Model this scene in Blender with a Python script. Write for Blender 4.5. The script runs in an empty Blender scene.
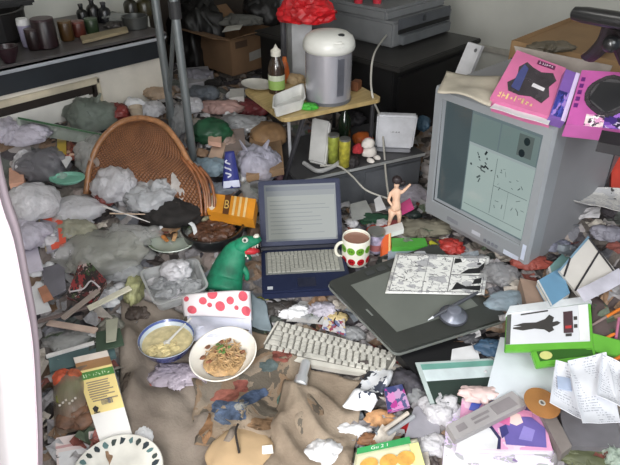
import bpy, bmesh, math, random
import numpy as np
from mathutils import Vector, Matrix, noise as mn
V = Vector
R = math.radians
PI = math.pi
sc = bpy.context.scene
COL = sc.collection

# ------------------------------------------------------------------ camera
CAM_H, FPX, PITCH, YAW = 1.4, 570.0, R(33), R(44)
cam_d = bpy.data.cameras.new('camera')
cam = bpy.data.objects.new('camera', cam_d)
COL.objects.link(cam)
cam_d.sensor_width = 36
cam_d.lens = FPX / 620 * 36
cam_d.clip_start = .02
cam.location = (0, 0, CAM_H)
cam.rotation_euler = (PI / 2 - PITCH, 0, YAW - PI / 2)
sc.camera = cam
HD = V((math.cos(YAW), math.sin(YAW), 0))
RT = V((math.sin(YAW), -math.cos(YAW), 0))
FW = HD * math.cos(PITCH) + V((0, 0, -math.sin(PITCH)))
UP = HD * math.sin(PITCH) + V((0, 0, math.cos(PITCH)))
EYE = V((0, 0, CAM_H))


def ray(px, py):
    return FW + RT * ((px - 310) / FPX) - UP * ((py - 232.5) / FPX)


def W(px, py, z):                       # the point of the place at height z that is seen there
    r = ray(px, py)
    return EYE + r * ((z - CAM_H) / r.z)


def on_y(px, py, y):
    r = ray(px, py)
    return EYE + r * (y / r.y)


def on_x(px, py, x):
    r = ray(px, py)
    return EYE + r * (x / r.x)


def on_plane(px, py, p0, n):
    r = ray(px, py)
    return EYE + r * ((p0 - EYE).dot(n) / r.dot(n))


def at_dist(px, py, p, d, far=True):    # point on the sight line at distance d from p
    r = ray(px, py).normalized()
    o = EYE - p
    b = o.dot(r)
    q = b * b - (o.dot(o) - d * d)
    q = math.sqrt(max(q, 0))
    return EYE + r * (-b + (q if far else -q))


def K(p):                               # metres per photo pixel at a point
    return (V(p) - EYE).dot(FW) / FPX


# ------------------------------------------------------------------ ground of rubbish (height map)
GP = [(20, 120, .52), (60, 125, .5), (110, 105, .5), (150, 97, .48), (165, 110, .45), (200, 95, .38), (240, 95, .36),
      (270, 110, .33), (210, 130, .38), (250, 150, .32), (190, 165, .36), (140, 190, .36), (100, 160, .42), (60, 180, .38),
      (20, 200, .38), (60, 230, .3), (110, 225, .3), (160, 220, .27), (215, 205, .27), (240, 185, .28), (100, 260, .24),
      (50, 280, .24), (30, 330, .2), (80, 310, .18), (60, 370, .14), (100, 400, .1), (70, 440, .1), (170, 270, .2),
      (215, 235, .24), (230, 290, .16), (180, 340, .08), (225, 360, .08), (130, 330, .1), (150, 400, .07), (200, 440, .06),
      (270, 400, .06), (330, 390, .08), (330, 440, .08), (260, 340, .09), (320, 345, .075), (300, 312, .11), (300, 285, .15),
      (290, 255, .16), (340, 255, .17), (280, 200, .22), (298, 190, .16), (330, 204, .1), (355, 200, .1), (380, 196, .1), (408, 188, .1), (390, 225, .2),
      (350, 270, .16), (420, 240, .2), (400, 300, .13), (450, 330, .13), (395, 365, .09), (400, 410, .11), (390, 450, .11),
      (450, 400, .12), (480, 450, .12), (540, 440, .13), (600, 440, .15), (530, 360, .16), (500, 310, .2), (540, 290, .22),
      (590, 260, .26), (608, 212, .38), (630, 222, .4), (645, 200, .4), (600, 330, .22), (470, 240, .22), (490, 265, .22)]
_pts = [W(*p) for p in GP] + [V((2.2, 2.6, .3)), V((2.6, 1.2, .2)), V((2.5, .7, .2)), V((2.2, .2, .25)), V((1.6, -.2, .2)),
                              V((1.0, -.3, .1)), V((3.2, 2.2, .2)), V((.3, 1.0, .1)), V((.1, 1.6, .2)), V((.1, 2.2, .5)), V((.4, .4, .06))]
_P = np.array([tuple(p) for p in _pts])
GX0, GY0, GS, GNX, GNY = -.6, -.8, .02, 220, 210
_gx = GX0 + GS * np.arange(GNX)
_gy = GY0 + GS * np.arange(GNY)
_A, _B = np.meshgrid(_gx, _gy, indexing='ij')
_d2 = (_A[..., None] - _P[:, 0]) ** 2 + (_B[..., None] - _P[:, 1]) ** 2 + .004
_w = _d2 ** -1.8
HMAP = ((_w * _P[:, 2]).sum(-1) / _w.sum(-1)).tolist()


def ground(x, y):
    a = min(max((x - GX0) / GS, 0), GNX - 1.001)
    b = min(max((y - GY0) / GS, 0), GNY - 1.001)
    i, j = int(a), int(b)
    u, v = a - i, b - j
    return (HMAP[i][j] * (1 - u) + HMAP[i + 1][j] * u) * (1 - v) + (HMAP[i][j + 1] * (1 - u) + HMAP[i + 1][j + 1] * u) * v


def G(px, py, lift=0.0):                # the point of the rubbish surface seen there
    r = ray(px, py)
    z0, z = .7, .7
    while z > -.02:
        p = EYE + r * ((z - CAM_H) / r.z)
        if ground(p.x, p.y) >= z:
            break
        z0 = z
        z -= .03
    lo, hi = z, z0
    for _ in range(7):
        m = (lo + hi) / 2
        p = EYE + r * ((m - CAM_H) / r.z)
        if ground(p.x, p.y) >= m:
            lo = m
        else:
            hi = m
    p = EYE + r * ((lo - CAM_H) / r.z)
    return V((p.x, p.y, p.z + lift))


# ------------------------------------------------------------------ materials
def lin(v):
    v /= 255
    return v / 12.92 if v <= .04045 else ((v + .055) / 1.055) ** 2.4


def rgb(c):
    return (lin(c[0]), lin(c[1]), lin(c[2]), 1)


_M = {}


class NT:
    def __init__(s, name):
        s.m = bpy.data.materials.new(name)
        s.m.use_nodes = True
        s.t = s.m.node_tree
        s.t.nodes.clear()
        s.out = s.n('ShaderNodeOutputMaterial')

    def n(s, typ, **kw):
        x = s.t.nodes.new(typ)
        for k, v in kw.items():
            if hasattr(x, k):
                setattr(x, k, v)
            else:
                x.inputs[k].default_value = v
        return x

    def l(s, a, b):
        s.t.links.new(a, b)

    def coords(s, kind='Object'):
        return s.n('ShaderNodeTexCoord').outputs[kind]

    def noise(s, co, scale, detail=3, rough=.55, w=None):
        x = s.n('ShaderNodeTexNoise')
        x.inputs['Scale'].default_value = scale
        x.inputs['Detail'].default_value = detail
        x.inputs['Roughness'].default_value = rough
        if co is not None:
            s.l(co, x.inputs['Vector'])
        return x.outputs['Fac']

    def ramp(s, fac, stops, const=False):
        x = s.n('ShaderNodeValToRGB')
        x.color_ramp.interpolation = 'CONSTANT' if const else 'LINEAR'
        e = x.color_ramp.elements
        while len(e) < len(stops):
            e.new(.5)
        for i, (p, c) in enumerate(stops):
            e[i].position = p
            e[i].color = rgb(c)
        s.l(fac, x.inputs['Fac'])
        return x.outputs['Color']

    def mix(s, fac, a, b, kind='MIX'):
        x = s.n('ShaderNodeMix', data_type='RGBA', blend_type=kind)
        for v, i in ((fac, 0), (a, 6), (b, 7)):
            if isinstance(v, (int, float)):
                x.inputs[i].default_value = v
            elif isinstance(v, tuple):
                x.inputs[i].default_value = rgb(v)
            else:
                s.l(v, x.inputs[i])
        return x.outputs[2]

    def math(s, op, a, b=None):
        x = s.n('ShaderNodeMath', operation=op)
        for v, i in ((a, 0), (b, 1)):
            if v is None:
                continue
            if isinstance(v, (int, float)):
                x.inputs[i].default_value = v
            else:
                s.l(v, x.inputs[i])
        return x.outputs[0]

    def finish(s, col, rough=.5, metal=0, bump=None, bstr=.3, bdist=.003, film=0, coat=0, spec=.5, sub=0):
        p = s.n('ShaderNodeBsdfPrincipled')
        p.inputs['Roughness'].default_value = rough
        p.inputs['Metallic'].default_value = metal
        p.inputs['Specular IOR Level'].default_value = spec
        p.inputs['Coat Weight'].default_value = coat
        p.inputs['Coat Roughness'].default_value = .15
        if isinstance(col, tuple):
            p.inputs['Base Color'].default_value = rgb(col)
        else:
            s.l(col, p.inputs['Base Color'])
        if bump is not None:
            b = s.n('ShaderNodeBump')
            b.inputs['Strength'].default_value = bstr
            b.inputs['Distance'].default_value = bdist
            s.l(bump, b.inputs['Height'])
            s.l(b.outputs['Normal'], p.inputs['Normal'])
        sh = p.outputs[0]
        if film:
            tl = s.n('ShaderNodeBsdfTranslucent')
            tl.inputs['Color'].default_value = (.86, .86, .88, 1)
            m0 = s.n('ShaderNodeMixShader')
            m0.inputs[0].default_value = .42
            s.l(sh, m0.inputs[1])
            s.l(tl.outputs[0], m0.inputs[2])
            sh = m0.outputs[0]
            t = s.n('ShaderNodeBsdfTransparent')
            mx = s.n('ShaderNodeMixShader')
            mx.inputs[0].default_value = film
            s.l(sh, mx.inputs[1])
            s.l(t.outputs[0], mx.inputs[2])
            sh = mx.outputs[0]
        s.l(sh, s.out.inputs['Surface'])
        return s.m


def mat(name, col=(128, 128, 128), rough=.5, metal=0, var=.12, vs=9, bump=0, bs=60, film=0, coat=0, spec=.5):
    """plain surface whose colour wanders a little with wear"""
    if name in _M:
        return _M[name]
    s = NT(name)
    co = s.coords('Object')
    c = s.ramp(s.noise(co, vs, 4), [(.3, tuple(max(0, v * (1 - var)) for v in col)), (.7, tuple(min(255, v * (1 + var * .6)) for v in col))])
    b = s.noise(co, bs, 2) if bump else None
    if film and not bump:                # crinkles
        n1 = s.math('ABSOLUTE', s.math('SUBTRACT', s.noise(co, 17, 3), .5))
        n2 = s.math('ABSOLUTE', s.math('SUBTRACT', s.noise(co, 44, 3), .5))
        b, bump = s.math('ADD', n1, s.math('MULTIPLY', n2, .35)), .8
    _M[name] = s.finish(c, rough, metal, b, bump, .035 if film else .004, film, coat, spec)
    return _M[name]


def pmat(name, cols, scale=5, warp=.25, uv=True, rough=.4, coat=.2, film=0):
    """printed packaging: irregular patches of the given colours"""
    if name in _M:
        return _M[name]
    s = NT(name)
    co = s.coords('UV' if uv else 'Object')
    nz = s.n('ShaderNodeTexNoise')
    nz.inputs['Scale'].default_value = scale * 1.5
    s.l(co, nz.inputs['Vector'])
    mv = s.n('ShaderNodeVectorMath', operation='MULTIPLY_ADD')
    s.l(nz.outputs['Color'], mv.inputs[0])
    mv.inputs[1].default_value = (warp, warp, warp)
    s.l(co, mv.inputs[2])
    vo = s.n('ShaderNodeTexVoronoi')
    vo.inputs['Scale'].default_value = scale
    s.l(mv.outputs[0], vo.inputs['Vector'])
    sp = s.n('ShaderNodeSeparateColor')
    s.l(vo.outputs['Color'], sp.inputs[0])
    n = len(cols)
    c = s.ramp(sp.outputs[0], [(i / n, cc) for i, cc in enumerate(cols)], True)
    _M[name] = s.finish(c, rough, 0, None, coat=coat, film=film)
    return _M[name]


def tmat(name, paper, ink, rows=14, dens=.5, words=26, rough=.6, film=0):
    """paper printed with rows of unreadable small type"""
    if name in _M:
        return _M[name]
    s = NT(name)
    uv = s.coords('UV')
    sep = s.n('ShaderNodeSeparateXYZ')
    s.l(uv, sep.inputs[0])
    rv = s.math('MULTIPLY', sep.outputs[1], rows)
    fr = s.math('FRACT', rv)
    fl = s.math('FLOOR', rv)
    line = s.math('MULTIPLY', s.math('GREATER_THAN', fr, .3), s.math('LESS_THAN', fr, .72))
    cb = s.n('ShaderNodeCombineXYZ')
    s.l(s.math('MULTIPLY', sep.outputs[0], words), cb.inputs[0])
    s.l(s.math('MULTIPLY', fl, 7.3), cb.inputs[1])
    w = s.math('GREATER_THAN', s.noise(cb.outputs[0], 1.0, 2), 1 - dens)
    cb2 = s.n('ShaderNodeCombineXYZ')
    s.l(s.math('MULTIPLY', sep.outputs[0], 2.2), cb2.inputs[0])
    s.l(s.math('MULTIPLY', sep.outputs[1], 2.6), cb2.inputs[1])
    blk = s.math('GREATER_THAN', s.noise(cb2.outputs[0], 1.0, 0), .46)
    inx = s.math('MULTIPLY', s.math('GREATER_THAN', sep.outputs[0], .07), s.math('LESS_THAN', sep.outputs[0], .93))
    f = s.math('MULTIPLY', s.math('MULTIPLY', line, w), s.math('MULTIPLY', blk, inx))
    c = s.mix(f, paper, ink)
    _M[name] = s.finish(c, rough, film=film)
    return _M[name]


def manga(name, paper=(228, 228, 226), ink=(26, 26, 28), sc_=1.0, panels=True):
    """a comic page: panels with gutters, black patches, grey tone and pen strokes"""
    if name in _M:
        return _M[name]
    s = NT(name)
    uv = s.coords('UV')
    br = s.n('ShaderNodeTexBrick')
    s.l(uv, br.inputs['Vector'])
    br.offset = .37
    br.inputs['Scale'].default_value = 1
    br.inputs['Brick Width'].default_value = .62
    br.inputs['Row Height'].default_value = .52
    br.inputs['Mortar Size'].default_value = .018
    br.inputs['Color1'].default_value = (.2, .2, .2, 1)
    br.inputs['Color2'].default_value = (1, 1, 1, 1)
    n1 = s.noise(uv, 4 * sc_, 2)
    n2 = s.noise(uv, 7 * sc_, 3)
    stroke = s.math('LESS_THAN', s.math('ABSOLUTE', s.math('SUBTRACT', n2, .5)), .016)
    black = s.math('GREATER_THAN', n1, .66)
    tone = s.math('GREATER_THAN', s.noise(uv, 4.2 * sc_, 1), .56)
    c = s.mix(tone, paper, (170, 170, 172))
    c = s.mix(stroke, c, tuple(v + 105 for v in ink))
    sx_ = s.n('ShaderNodeSeparateXYZ')
    s.l(uv, sx_.inputs[0])
    c = s.mix(s.math('MULTIPLY', black, s.math('GREATER_THAN', sx_.outputs[0], .62)), c, ink)
    if panels:
        fac = br.outputs['Fac']
        c = s.mix(fac, c, paper)
    _M[name] = s.finish(c, .6)
    return _M[name]


def glow(name, col, strength=1.0):
    if name in _M:
        return _M[name]
    s = NT(name)
    e = s.n('ShaderNodeEmission')
    e.inputs['Color'].default_value = rgb(col)
    e.inputs['Strength'].default_value = strength * 1.12
    g = s.n('ShaderNodeBsdfGlossy')
    g.inputs['Roughness'].default_value = .12
    g.inputs['Color'].default_value = (.04, .04, .04, 1)
    a = s.n('ShaderNodeAddShader')
    s.l(e.outputs[0], a.inputs[0])
    s.l(g.outputs[0], a.inputs[1])
    s.l(a.outputs[0], s.out.inputs['Surface'])
    _M[name] = s.m
    return s.m


# ------------------------------------------------------------------ mesh building
class MB:
    def __init__(s):
        s.bm = bmesh.new()
        s.uv = s.bm.loops.layers.uv.new('UVMap')

    def quad(s, pts, uvs=None, mi=0):
        f = s.bm.faces.new([s.bm.verts.new(p) for p in pts])
        f.material_index = mi
        if uvs:
            for l, q in zip(f.loops, uvs):
                l[s.uv].uv = q
        return f

    def hexa(s, b, t, mi=0):            # bottom 4, top 4
        vb = [s.bm.verts.new(p) for p in b]
        vt = [s.bm.verts.new(p) for p in t]
        fs = [s.bm.faces.new(vt), s.bm.faces.new(vb[::-1])]
        n = len(b)
        for i in range(n):
            j = (i + 1) % n
            fs.append(s.bm.faces.new([vb[i], vb[j], vt[j], vt[i]]))
        sq = [(0, 0), (1, 0), (1, 1), (0, 1)]
        for f in fs:
            f.material_index = mi
            for k, l in enumerate(f.loops):
                l[s.uv].uv = sq[k % 4]
        return fs

    def box(s, c, d, M=None, bev=0, mi=0):
        x, y, z = d[0] / 2, d[1] / 2, d[2] / 2
        c = V(c)
        M = M or Matrix.Identity(3)
        q = lambda a, b, e: c + M @ V((a * x, b * y, e * z))
        fs = s.hexa([q(-1, -1, -1), q(1, -1, -1), q(1, 1, -1), q(-1, 1, -1)], [q(-1, -1, 1), q(1, -1, 1), q(1, 1, 1), q(-1, 1, 1)], mi)
        if bev:
            es = {e for f in fs for e in f.edges}
            bmesh.ops.bevel(s.bm, geom=list(es), offset=bev, segments=2, affect='EDGES', clamp_overlap=True)
        return s

    def lathe(s, prof, o=(0, 0, 0), n=28, sx=1, sy=1, mi=0, wob=0, M=None):
        o = V(o)
        M = M or Matrix.Identity(3)
        rings = []
        for (r, z) in prof:
            if r < 1e-5:
                rings.append([s.bm.verts.new(o + M @ V((0, 0, z)))])
            else:
                rings.append([s.bm.verts.new(o + M @ V((r * sx * math.cos(a), r * sy * math.sin(a), z + wob * math.sin(3 * a + r * 30)))) for a in (2 * PI * i / n for i in range(n))])
        for k in range(len(rings) - 1):
            A, B = rings[k], rings[k + 1]
            for i in range(n):
                j = (i + 1) % n
                if len(A) == 1 and len(B) == 1:
                    continue
                if len(A) == 1:
                    f = s.bm.faces.new([A[0], B[j], B[i]])
                elif len(B) == 1:
                    f = s.bm.faces.new([A[i], A[j], B[0]])
                else:
                    f = s.bm.faces.new([A[i], A[j], B[j], B[i]])
                f.material_index = mi
                for l in f.loops:
                    l[s.uv].uv = (i / n, k / max(1, len(rings) - 1))
        return s

    def tube(s, pts, r=.003, n=8, cap=True, mi=0, flat=1):
        pts = [V(p) for p in pts]
        rr = r if isinstance(r, (list, tuple)) else [r] * len(pts)
        prev = None
        rings = []
        for i, p in enumerate(pts):
            t = (pts[min(i + 1, len(pts) - 1)] - pts[max(i - 1, 0)])
            t = t.normalized() if t.length > 1e-9 else V((0, 0, 1))
            if prev is None:
                a = V((0, 0, 1)) if abs(t.z) < .9 else V((1, 0, 0))
                u = t.cross(a).normalized()
            else:
                u = (prev - t * prev.dot(t))
                u = u.normalized() if u.length > 1e-9 else t.orthogonal().normalized()
            prev = u
            w = t.cross(u)
            rings.append([s.bm.verts.new(p + (u * math.cos(a) + w * math.sin(a) * flat) * rr[i]) for a in (2 * PI * k / n for k in range(n))])
        for A, B in zip(rings, rings[1:]):
            for i in range(n):
                j = (i + 1) % n
                s.bm.faces.new([A[i], A[j], B[j], B[i]]).material_index = mi
        if cap:
            s.bm.faces.new(rings[0][::-1]).material_index = mi
            s.bm.faces.new(rings[-1]).material_index = mi
        return s

    def grid(s, fn, nu, nv, thick=0, closed_u=False):
        top = [[s.bm.verts.new(fn(i / nu, j / nv)) for j in range(nv + 1)] for i in range(nu + 1)]
        fl = []
        for i in range(nu):
            for j in range(nv):
                f = s.bm.faces.new([top[i][j], top[i + 1][j], top[i + 1][j + 1], top[i][j + 1]])
                for l, (a, b) in zip(f.loops, ((i, j), (i + 1, j), (i + 1, j + 1), (i, j + 1))):
                    l[s.uv].uv = (a / nu, b / nv)
                fl.append(f)
        if thick:
            bmesh.ops.recalc_face_normals(s.bm, faces=fl)
            bmesh.ops.solidify(s.bm, geom=fl, thickness=thick)
        return s

    def blob(s, c, d, seed=0, amp=.25, freq=2.2, sub=4, flat=.35, M=None, ridge=True):
        """crumpled lump"""
        c = V(c)
        M = M or Matrix.Identity(3)
        g = bmesh.ops.create_icosphere(s.bm, subdivisions=sub, radius=1)
        so = V((seed * 7.31, seed * 3.77, seed * 1.93))
        for v in g['verts']:
            p = v.co.copy()
            q = p * freq + so
            if ridge:
                w = V((mn.noise(q * .8 + so), mn.noise(q * .8 - so), mn.noise(q * .8 + V((9, 4, 2))))) * .5
                e = q + w
                e = V((e.x * 1.25, e.y * 1.25, e.z * .6))        # folds run down the sides
                h = (.42 - abs(mn.noise(e))) * 1.2 + (.3 - abs(mn.noise(e * 2.1))) * .75 + (.3 - abs(mn.noise(q * 4.6))) * .3
                k = 1 + amp * (1.1 * h + .9 * mn.noise(p * 1.2 + so))
            else:
                k = 1 + amp * 1.4 * (mn.noise(q) + .4 * mn.noise(q * 2.2))
            p *= k
            if p.z < -flat:
                p.z = -flat - (p.z + flat) * -.12
            v.co = c + M @ V((p.x * d[0], p.y * d[1], p.z * d[2]))
        return s

    def build(s, name, m=None, parent=None, origin=None, smooth=False, world=True):
        """one mesh object; in world mode the shape was laid out where it stands"""
        bmesh.ops.recalc_face_normals(s.bm, faces=s.bm.faces[:])
        if world:
            if parent is not None:
                off = parent.location.copy()
                if parent.parent:
                    off = off + parent.parent.location
            else:
                if origin is None:
                    cs = [v.co for v in s.bm.verts]
                    origin = V((sum(c.x for c in cs) / len(cs), sum(c.y for c in cs) / len(cs), min(c.z for c in cs)))
                off = V(origin)
            for v in s.bm.verts:
                v.co -= off
        me = bpy.data.meshes.new(name)
        s.bm.to_mesh(me)
        s.bm.free()
        if m:
            for x in (m if isinstance(m, (list, tuple)) else [m]):
                me.materials.append(x)
        if smooth:
            for p in me.polygons:
                p.use_smooth = True
            if smooth != 'all':
                try:
                    me.set_sharp_from_angle(angle=R(38))
                except Exception:
                    pass
        o = bpy.data.objects.new(name, me)
        COL.objects.link(o)
        if parent is not None:
            o.parent = parent
        elif world:
            o.location = off
        return o


def tag(o, label, cat=None, group=None, kind=None):
    if label:
        o['label'] = label
    if cat:
        o['category'] = cat
    if group:
        o['group'] = group
    if kind:
        o['kind'] = kind
    return o


def thing(name, loc, label, cat, rz=0, group=None):
    o = bpy.data.objects.new(name, None)
    o.empty_display_size = .05
    COL.objects.link(o)
    o.location = loc
    o.rotation_euler = (0, 0, rz)
    return tag(o, label, cat, group)


class Quad:
    """a flat four-cornered face standing in the place: c0 c1 along the bottom, c3 c2 along the top"""

    def __init__(s, c):
        s.c = [V(p) for p in c]
        n = (s.c[1] - s.c[0]).cross(s.c[3] - s.c[0]).normalized()
        r2 = (s.c[2] - EYE).normalized()
        if abs(r2.dot(n)) > .12:
            s.c[2] = EYE + r2 * ((s.c[0] - EYE).dot(n) / r2.dot(n))
        else:
            s.c[2] = s.c[2] - n * (s.c[2] - s.c[0]).dot(n)
        s.layer = 0
        ctr = sum(s.c, V()) / 4
        s.n = n if n.dot(EYE - ctr) > 0 else -n
        s.ctr = ctr

    def p(s, u, v, h=0):
        a = s.c[0].lerp(s.c[1], u)
        b = s.c[3].lerp(s.c[2], u)
        return a.lerp(b, v) + s.n * h


UVQ = [(0, 0), (1, 0), (1, 1), (0, 1)]


def QZ(cs, z=None):
    """corners (px,py[,z]) -> Quad; no z: on the rubbish surface"""
    out = []
    for c in cs:
        zz = c[2] if len(c) > 2 else z
        out.append(G(c[0], c[1], .006) if zz is None else W(c[0], c[1], zz))
    return Quad(out)


def slab_mb(q, t, h=0, inset=0):
    b = MB()
    i = inset
    uv = [(i, i), (1 - i, i), (1 - i, 1 - i), (i, 1 - i)]
    b.hexa([q.p(u, v, h - t) for u, v in uv], [q.p(u, v, h) for u, v in uv])
    return b


def slab(name, q, t, m, label=None, cat=None, group=None, parent=None, h=0, inset=0):
    o = slab_mb(q, t, h, inset).build(name, m, parent)
    return tag(o, label, cat, group)


def decal(name, q, m, parent, u0=0, v0=0, u1=1, v1=1, h=.0012, poly=None, label=None, t=.0009):
    b = MB()
    q.layer += 1
    h += q.layer * .00016
    pl = poly or [(u0, v0), (u1, v0), (u1, v1), (u0, v1)]
    b.hexa([q.p(u, v, h - t) for u, v in pl], [q.p(u, v, h) for u, v in pl])
    o = b.build(name, m, parent)
    if label:
        o['label'] = label
    return o


def ell(cx, cy, rx, ry, n=16, a0=0):
    return [(cx + rx * math.cos(a0 + 2 * PI * i / n), cy + ry * math.sin(a0 + 2 * PI * i / n)) for i in range(n)]


def text_bm(body):
    cu = bpy.data.curves.new('lettering', 'FONT')
    cu.body = body
    ob = bpy.data.objects.new('lettering', cu)
    COL.objects.link(ob)
    dg = bpy.context.evaluated_depsgraph_get()
    me = bpy.data.meshes.new_from_object(ob.evaluated_get(dg))
    bpy.data.objects.remove(ob)
    bpy.data.curves.remove(cu)
    return me


def text_on(q, body, m, parent, u0, v0, u1, v1, h=.004, rot=0, name='lettering', shear=0):
    me = text_bm(body)
    if not me.vertices:
        return None
    xs = [v.co.x for v in me.vertices]
    ys = [v.co.y for v in me.vertices]
    x0, x1, y0, y1 = min(xs), max(xs), min(ys), max(ys)
    b = MB()
    b.bm.from_mesh(me)
    bpy.data.meshes.remove(me)
    for v in b.bm.verts:
        a, c = (v.co.x - x0) / (x1 - x0 + 1e-9), (v.co.y - y0) / (y1 - y0 + 1e-9)
        if rot == 90:
            a, c = 1 - c, a
        elif rot == -90:
            a, c = c, 1 - a
        elif rot == 180:
            a, c = 1 - a, 1 - c
        v.co = q.p(u0 + (u1 - u0) * (a + shear * c), v0 + (v1 - v0) * c, h)
    return b.build(name, m, parent)


def marks(q, m, parent, u0, v0, u1, v1, n, seed=1, name='lettering'):
    """a row of n small unreadable characters"""
    rr = random.Random(seed)
    q.layer += 1
    h = .0016 + q.layer * .00016
    b = MB()
    du = (u1 - u0) / n
    for i in range(n):
        for k in range(rr.choice((2, 3))):
            a, w_ = u0 + du * (i + rr.uniform(0, .45)), du * rr.uniform(.14, .5)
            c, t_ = v0 + (v1 - v0) * rr.uniform(0, .6), (v1 - v0) * rr.choice((.18, .2, .9))
            if t_ > (v1 - v0) * .5:
                c, w_ = v0, du * .16
            b.hexa([q.p(x, y, h - .001) for x, y in ((a, c), (a + w_, c), (a + w_, c + t_), (a, c + t_))], [q.p(x, y, h + k * .0001) for x, y in ((a, c), (a + w_, c), (a + w_, c + t_), (a, c + t_))])
    return b.build(name, m, parent)


def paper(name, cs, m, label=None, cat='paper', z=None, wav=.004, freq=7, thick=.0012, n=12, seed=1, group=None, curl=0, parent=None, lift=0, rag=0):
    q = QZ(cs, z)
    so = V((seed * 3.1, seed * 5.7, 0))

    def fn(u, v):
        uu = u + rag * mn.noise(V((u * 5, v * 5, seed)))
        vv = v + rag * mn.noise(V((u * 5, v * 5, seed + 9)))
        p = q.p(uu, vv, lift)
        e = max(abs(u - .5), abs(v - .5)) * 2
        return p + q.n * (wav * (1 + mn.noise(p * freq + so) + .5 * mn.noise(p * freq * 2.7 + so)) + curl * max(0, e - .6) ** 2 * 4)
    b = MB()
    b.grid(fn, n, n, thick)
    o = b.build(name, m, parent, smooth=True)
    if parent is None:
        tag(o, label, cat, group)
    return o


FLAT = []


def cloth(name, cs, m, label, cat, amp=.03, freq=5, n=44, seed=1, lift=.008, thick=.004, rag=.06, z=None, ridge=True):
    so = V((seed * 3.1, seed * 5.7, 2.2))
    c = [V((a[0], a[1], 0)) for a in cs]

    def fn(u, v):
        uu = u + rag * mn.noise(V((u * 3.2, v * 3.2, seed)))
        vv = v + rag * mn.noise(V((u * 3.2, v * 3.2, seed + 9)))
        a = c[0].lerp(c[1], uu).lerp(c[3].lerp(c[2], uu), vv)
        p = G(a.x, a.y, lift) if z is None else W(a.x, a.y, z)
        w = V((p.x, p.y, 0)) + V((mn.noise(V((p.x * 4, p.y * 4, seed))), mn.noise(V((p.x * 4, p.y * 4, seed + 5))), 0)) * .08
        k = w * freq + so
        if ridge:
            h = (1 - abs(mn.noise(k)) * 2.6) * .8 + (1 - abs(mn.noise(k * 1.9 + so)) * 2.4) * .45 + mn.noise(k * 5) * .12
        else:
            h = mn.noise(k)
        e = min(u, v, 1 - u, 1 - v)
        for fx, fy, fr_ in FLAT:
            e = min(e, max(-.07, (math.hypot(p.x - fx, p.y - fy) / fr_ - 1) * .25))
        return p + V((0, 0, max(-.004, amp * max(h, -.1) * max(0, min(1, .35 + e * 5)))))
    b = MB()
    b.grid(fn, n, n, thick)
    return tag(b.build(name, m, smooth='all'), label, cat)


def bag(px, py, w, h, m, label, name='plastic_bag', cat='bag', seed=1, rz=0, lift=0, amp=.34, freq=1.7, sub=4, z=None, tall=.72, ears=0, smooth='all', group=None):
    """crumpled bag w by h photo pixels around a point"""
    p = G(px, py + h * .25) if z is None else W(px, py + h * .25, z)
    k = K(p)
    a = w * k / 2
    d = h * k / 2
    M = Matrix.Rotation(YAW - PI / 2 + rz, 3, 'Z')
    b = MB()
    zz = d * tall
    c = p + V((0, 0, zz * .42 + lift))
    b.blob(c, (a * 1.08, max(d * 1.12, a * .5), zz), seed, amp, freq, sub, .45, M)
    if w >= 18 and amp > .22:            # gathered lobes of the same bag
        for e in range(3):
            t = seed * 2.1 + e * 2.2
            o2 = M @ V((math.cos(t) * a * .55, math.sin(t) * d * .45, zz * (.1 + .12 * e)))
            b.blob(c + o2, (a * .52, max(d * .6, a * .3), zz * .72), seed + 11 * e + 5, amp * 1.25, freq * 1.2, sub - 1 if w < 40 else sub, .6, M @ rotz(t))
    for e in range(ears):
        s = -1 if e % 2 else 1
        q0 = c + M @ V((s * a * .3, 0, zz * .6))
        b.tube([q0, q0 + M @ V((s * a * .18, -.004, zz * .55)), q0 + M @ V((s * a * .42, .004, zz * 1.0))], [a * .2, a * .17, a * .06], 8, flat=.35)
    o = b.build(name, m, smooth=smooth)
    return tag(o, label, cat, group)


def rotz(a):
    return Matrix.Rotation(a, 3, 'Z')


def frame(p0, p1):
    """yaw of the ground direction p0 -> p1, centre, length"""
    d = V(p1) - V(p0)
    return math.atan2(d.y, d.x), (V(p0) + V(p1)) / 2, d.length


def curve_pts(pts, n=8):
    """smooth path through points"""
    P = [V(p) for p in pts]
    P = [P[0] * 2 - P[1]] + P + [P[-1] * 2 - P[-2]]
    out = []
    for i in range(1, len(P) - 2):
        for k in range(n):
            t = k / n
            a, b, c, d = P[i - 1], P[i], P[i + 1], P[i + 2]
            out.append(.5 * ((2 * b) + (c - a) * t + (2 * a - 5 * b + 4 * c - d) * t * t + (3 * b - a - 3 * c + d) * t ** 3))
    out.append(P[-2])
    return out

# ================================================================== the room
m_wall = mat('wall_paint', (206, 206, 198), .85, var=.05, vs=2)
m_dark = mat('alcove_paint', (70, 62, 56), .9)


def struct(name, b, m, parent=None, kind=True):
    o = b.build(name, m, parent, origin=V((0, 0, 0)) if parent is None else None)
    if parent is None:
        o['kind'] = 'structure'
    return o


XR, YB = 3.6, 2.93
struct('floor', MB().box((1.5, 1.3, -.02), (4.4, 5.0, .04)), mat('floor_boards', (110, 84, 60), .6))
struct('ceiling', MB().box((1.5, 1.3, 2.42), (4.4, 5.0, .04)), m_wall)
struct('wall_back', MB().box((.55, YB + .03, 1.2), (2.4, .06, 2.4)), m_wall)
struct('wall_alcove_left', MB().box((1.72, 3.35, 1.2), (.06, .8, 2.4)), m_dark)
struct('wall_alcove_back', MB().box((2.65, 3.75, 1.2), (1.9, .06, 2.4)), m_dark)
struct('wall_right', MB().box((XR + .03, 1.35, 1.2), (.06, 4.8, 2.4)), m_wall)
wl = MB()
for c, d in (((-.65, -.5, 1.2), (.06, 1.3, 2.4)), ((-.65, 2.05, 1.2), (.06, 1.8, 2.4)), ((-.65, .65, .3), (.06, 1.0, .6)), ((-.65, .65, 2.15), (.06, 1.0, .5))):
    wl.box(c, d)
struct('wall_left', wl, m_wall)
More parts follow.
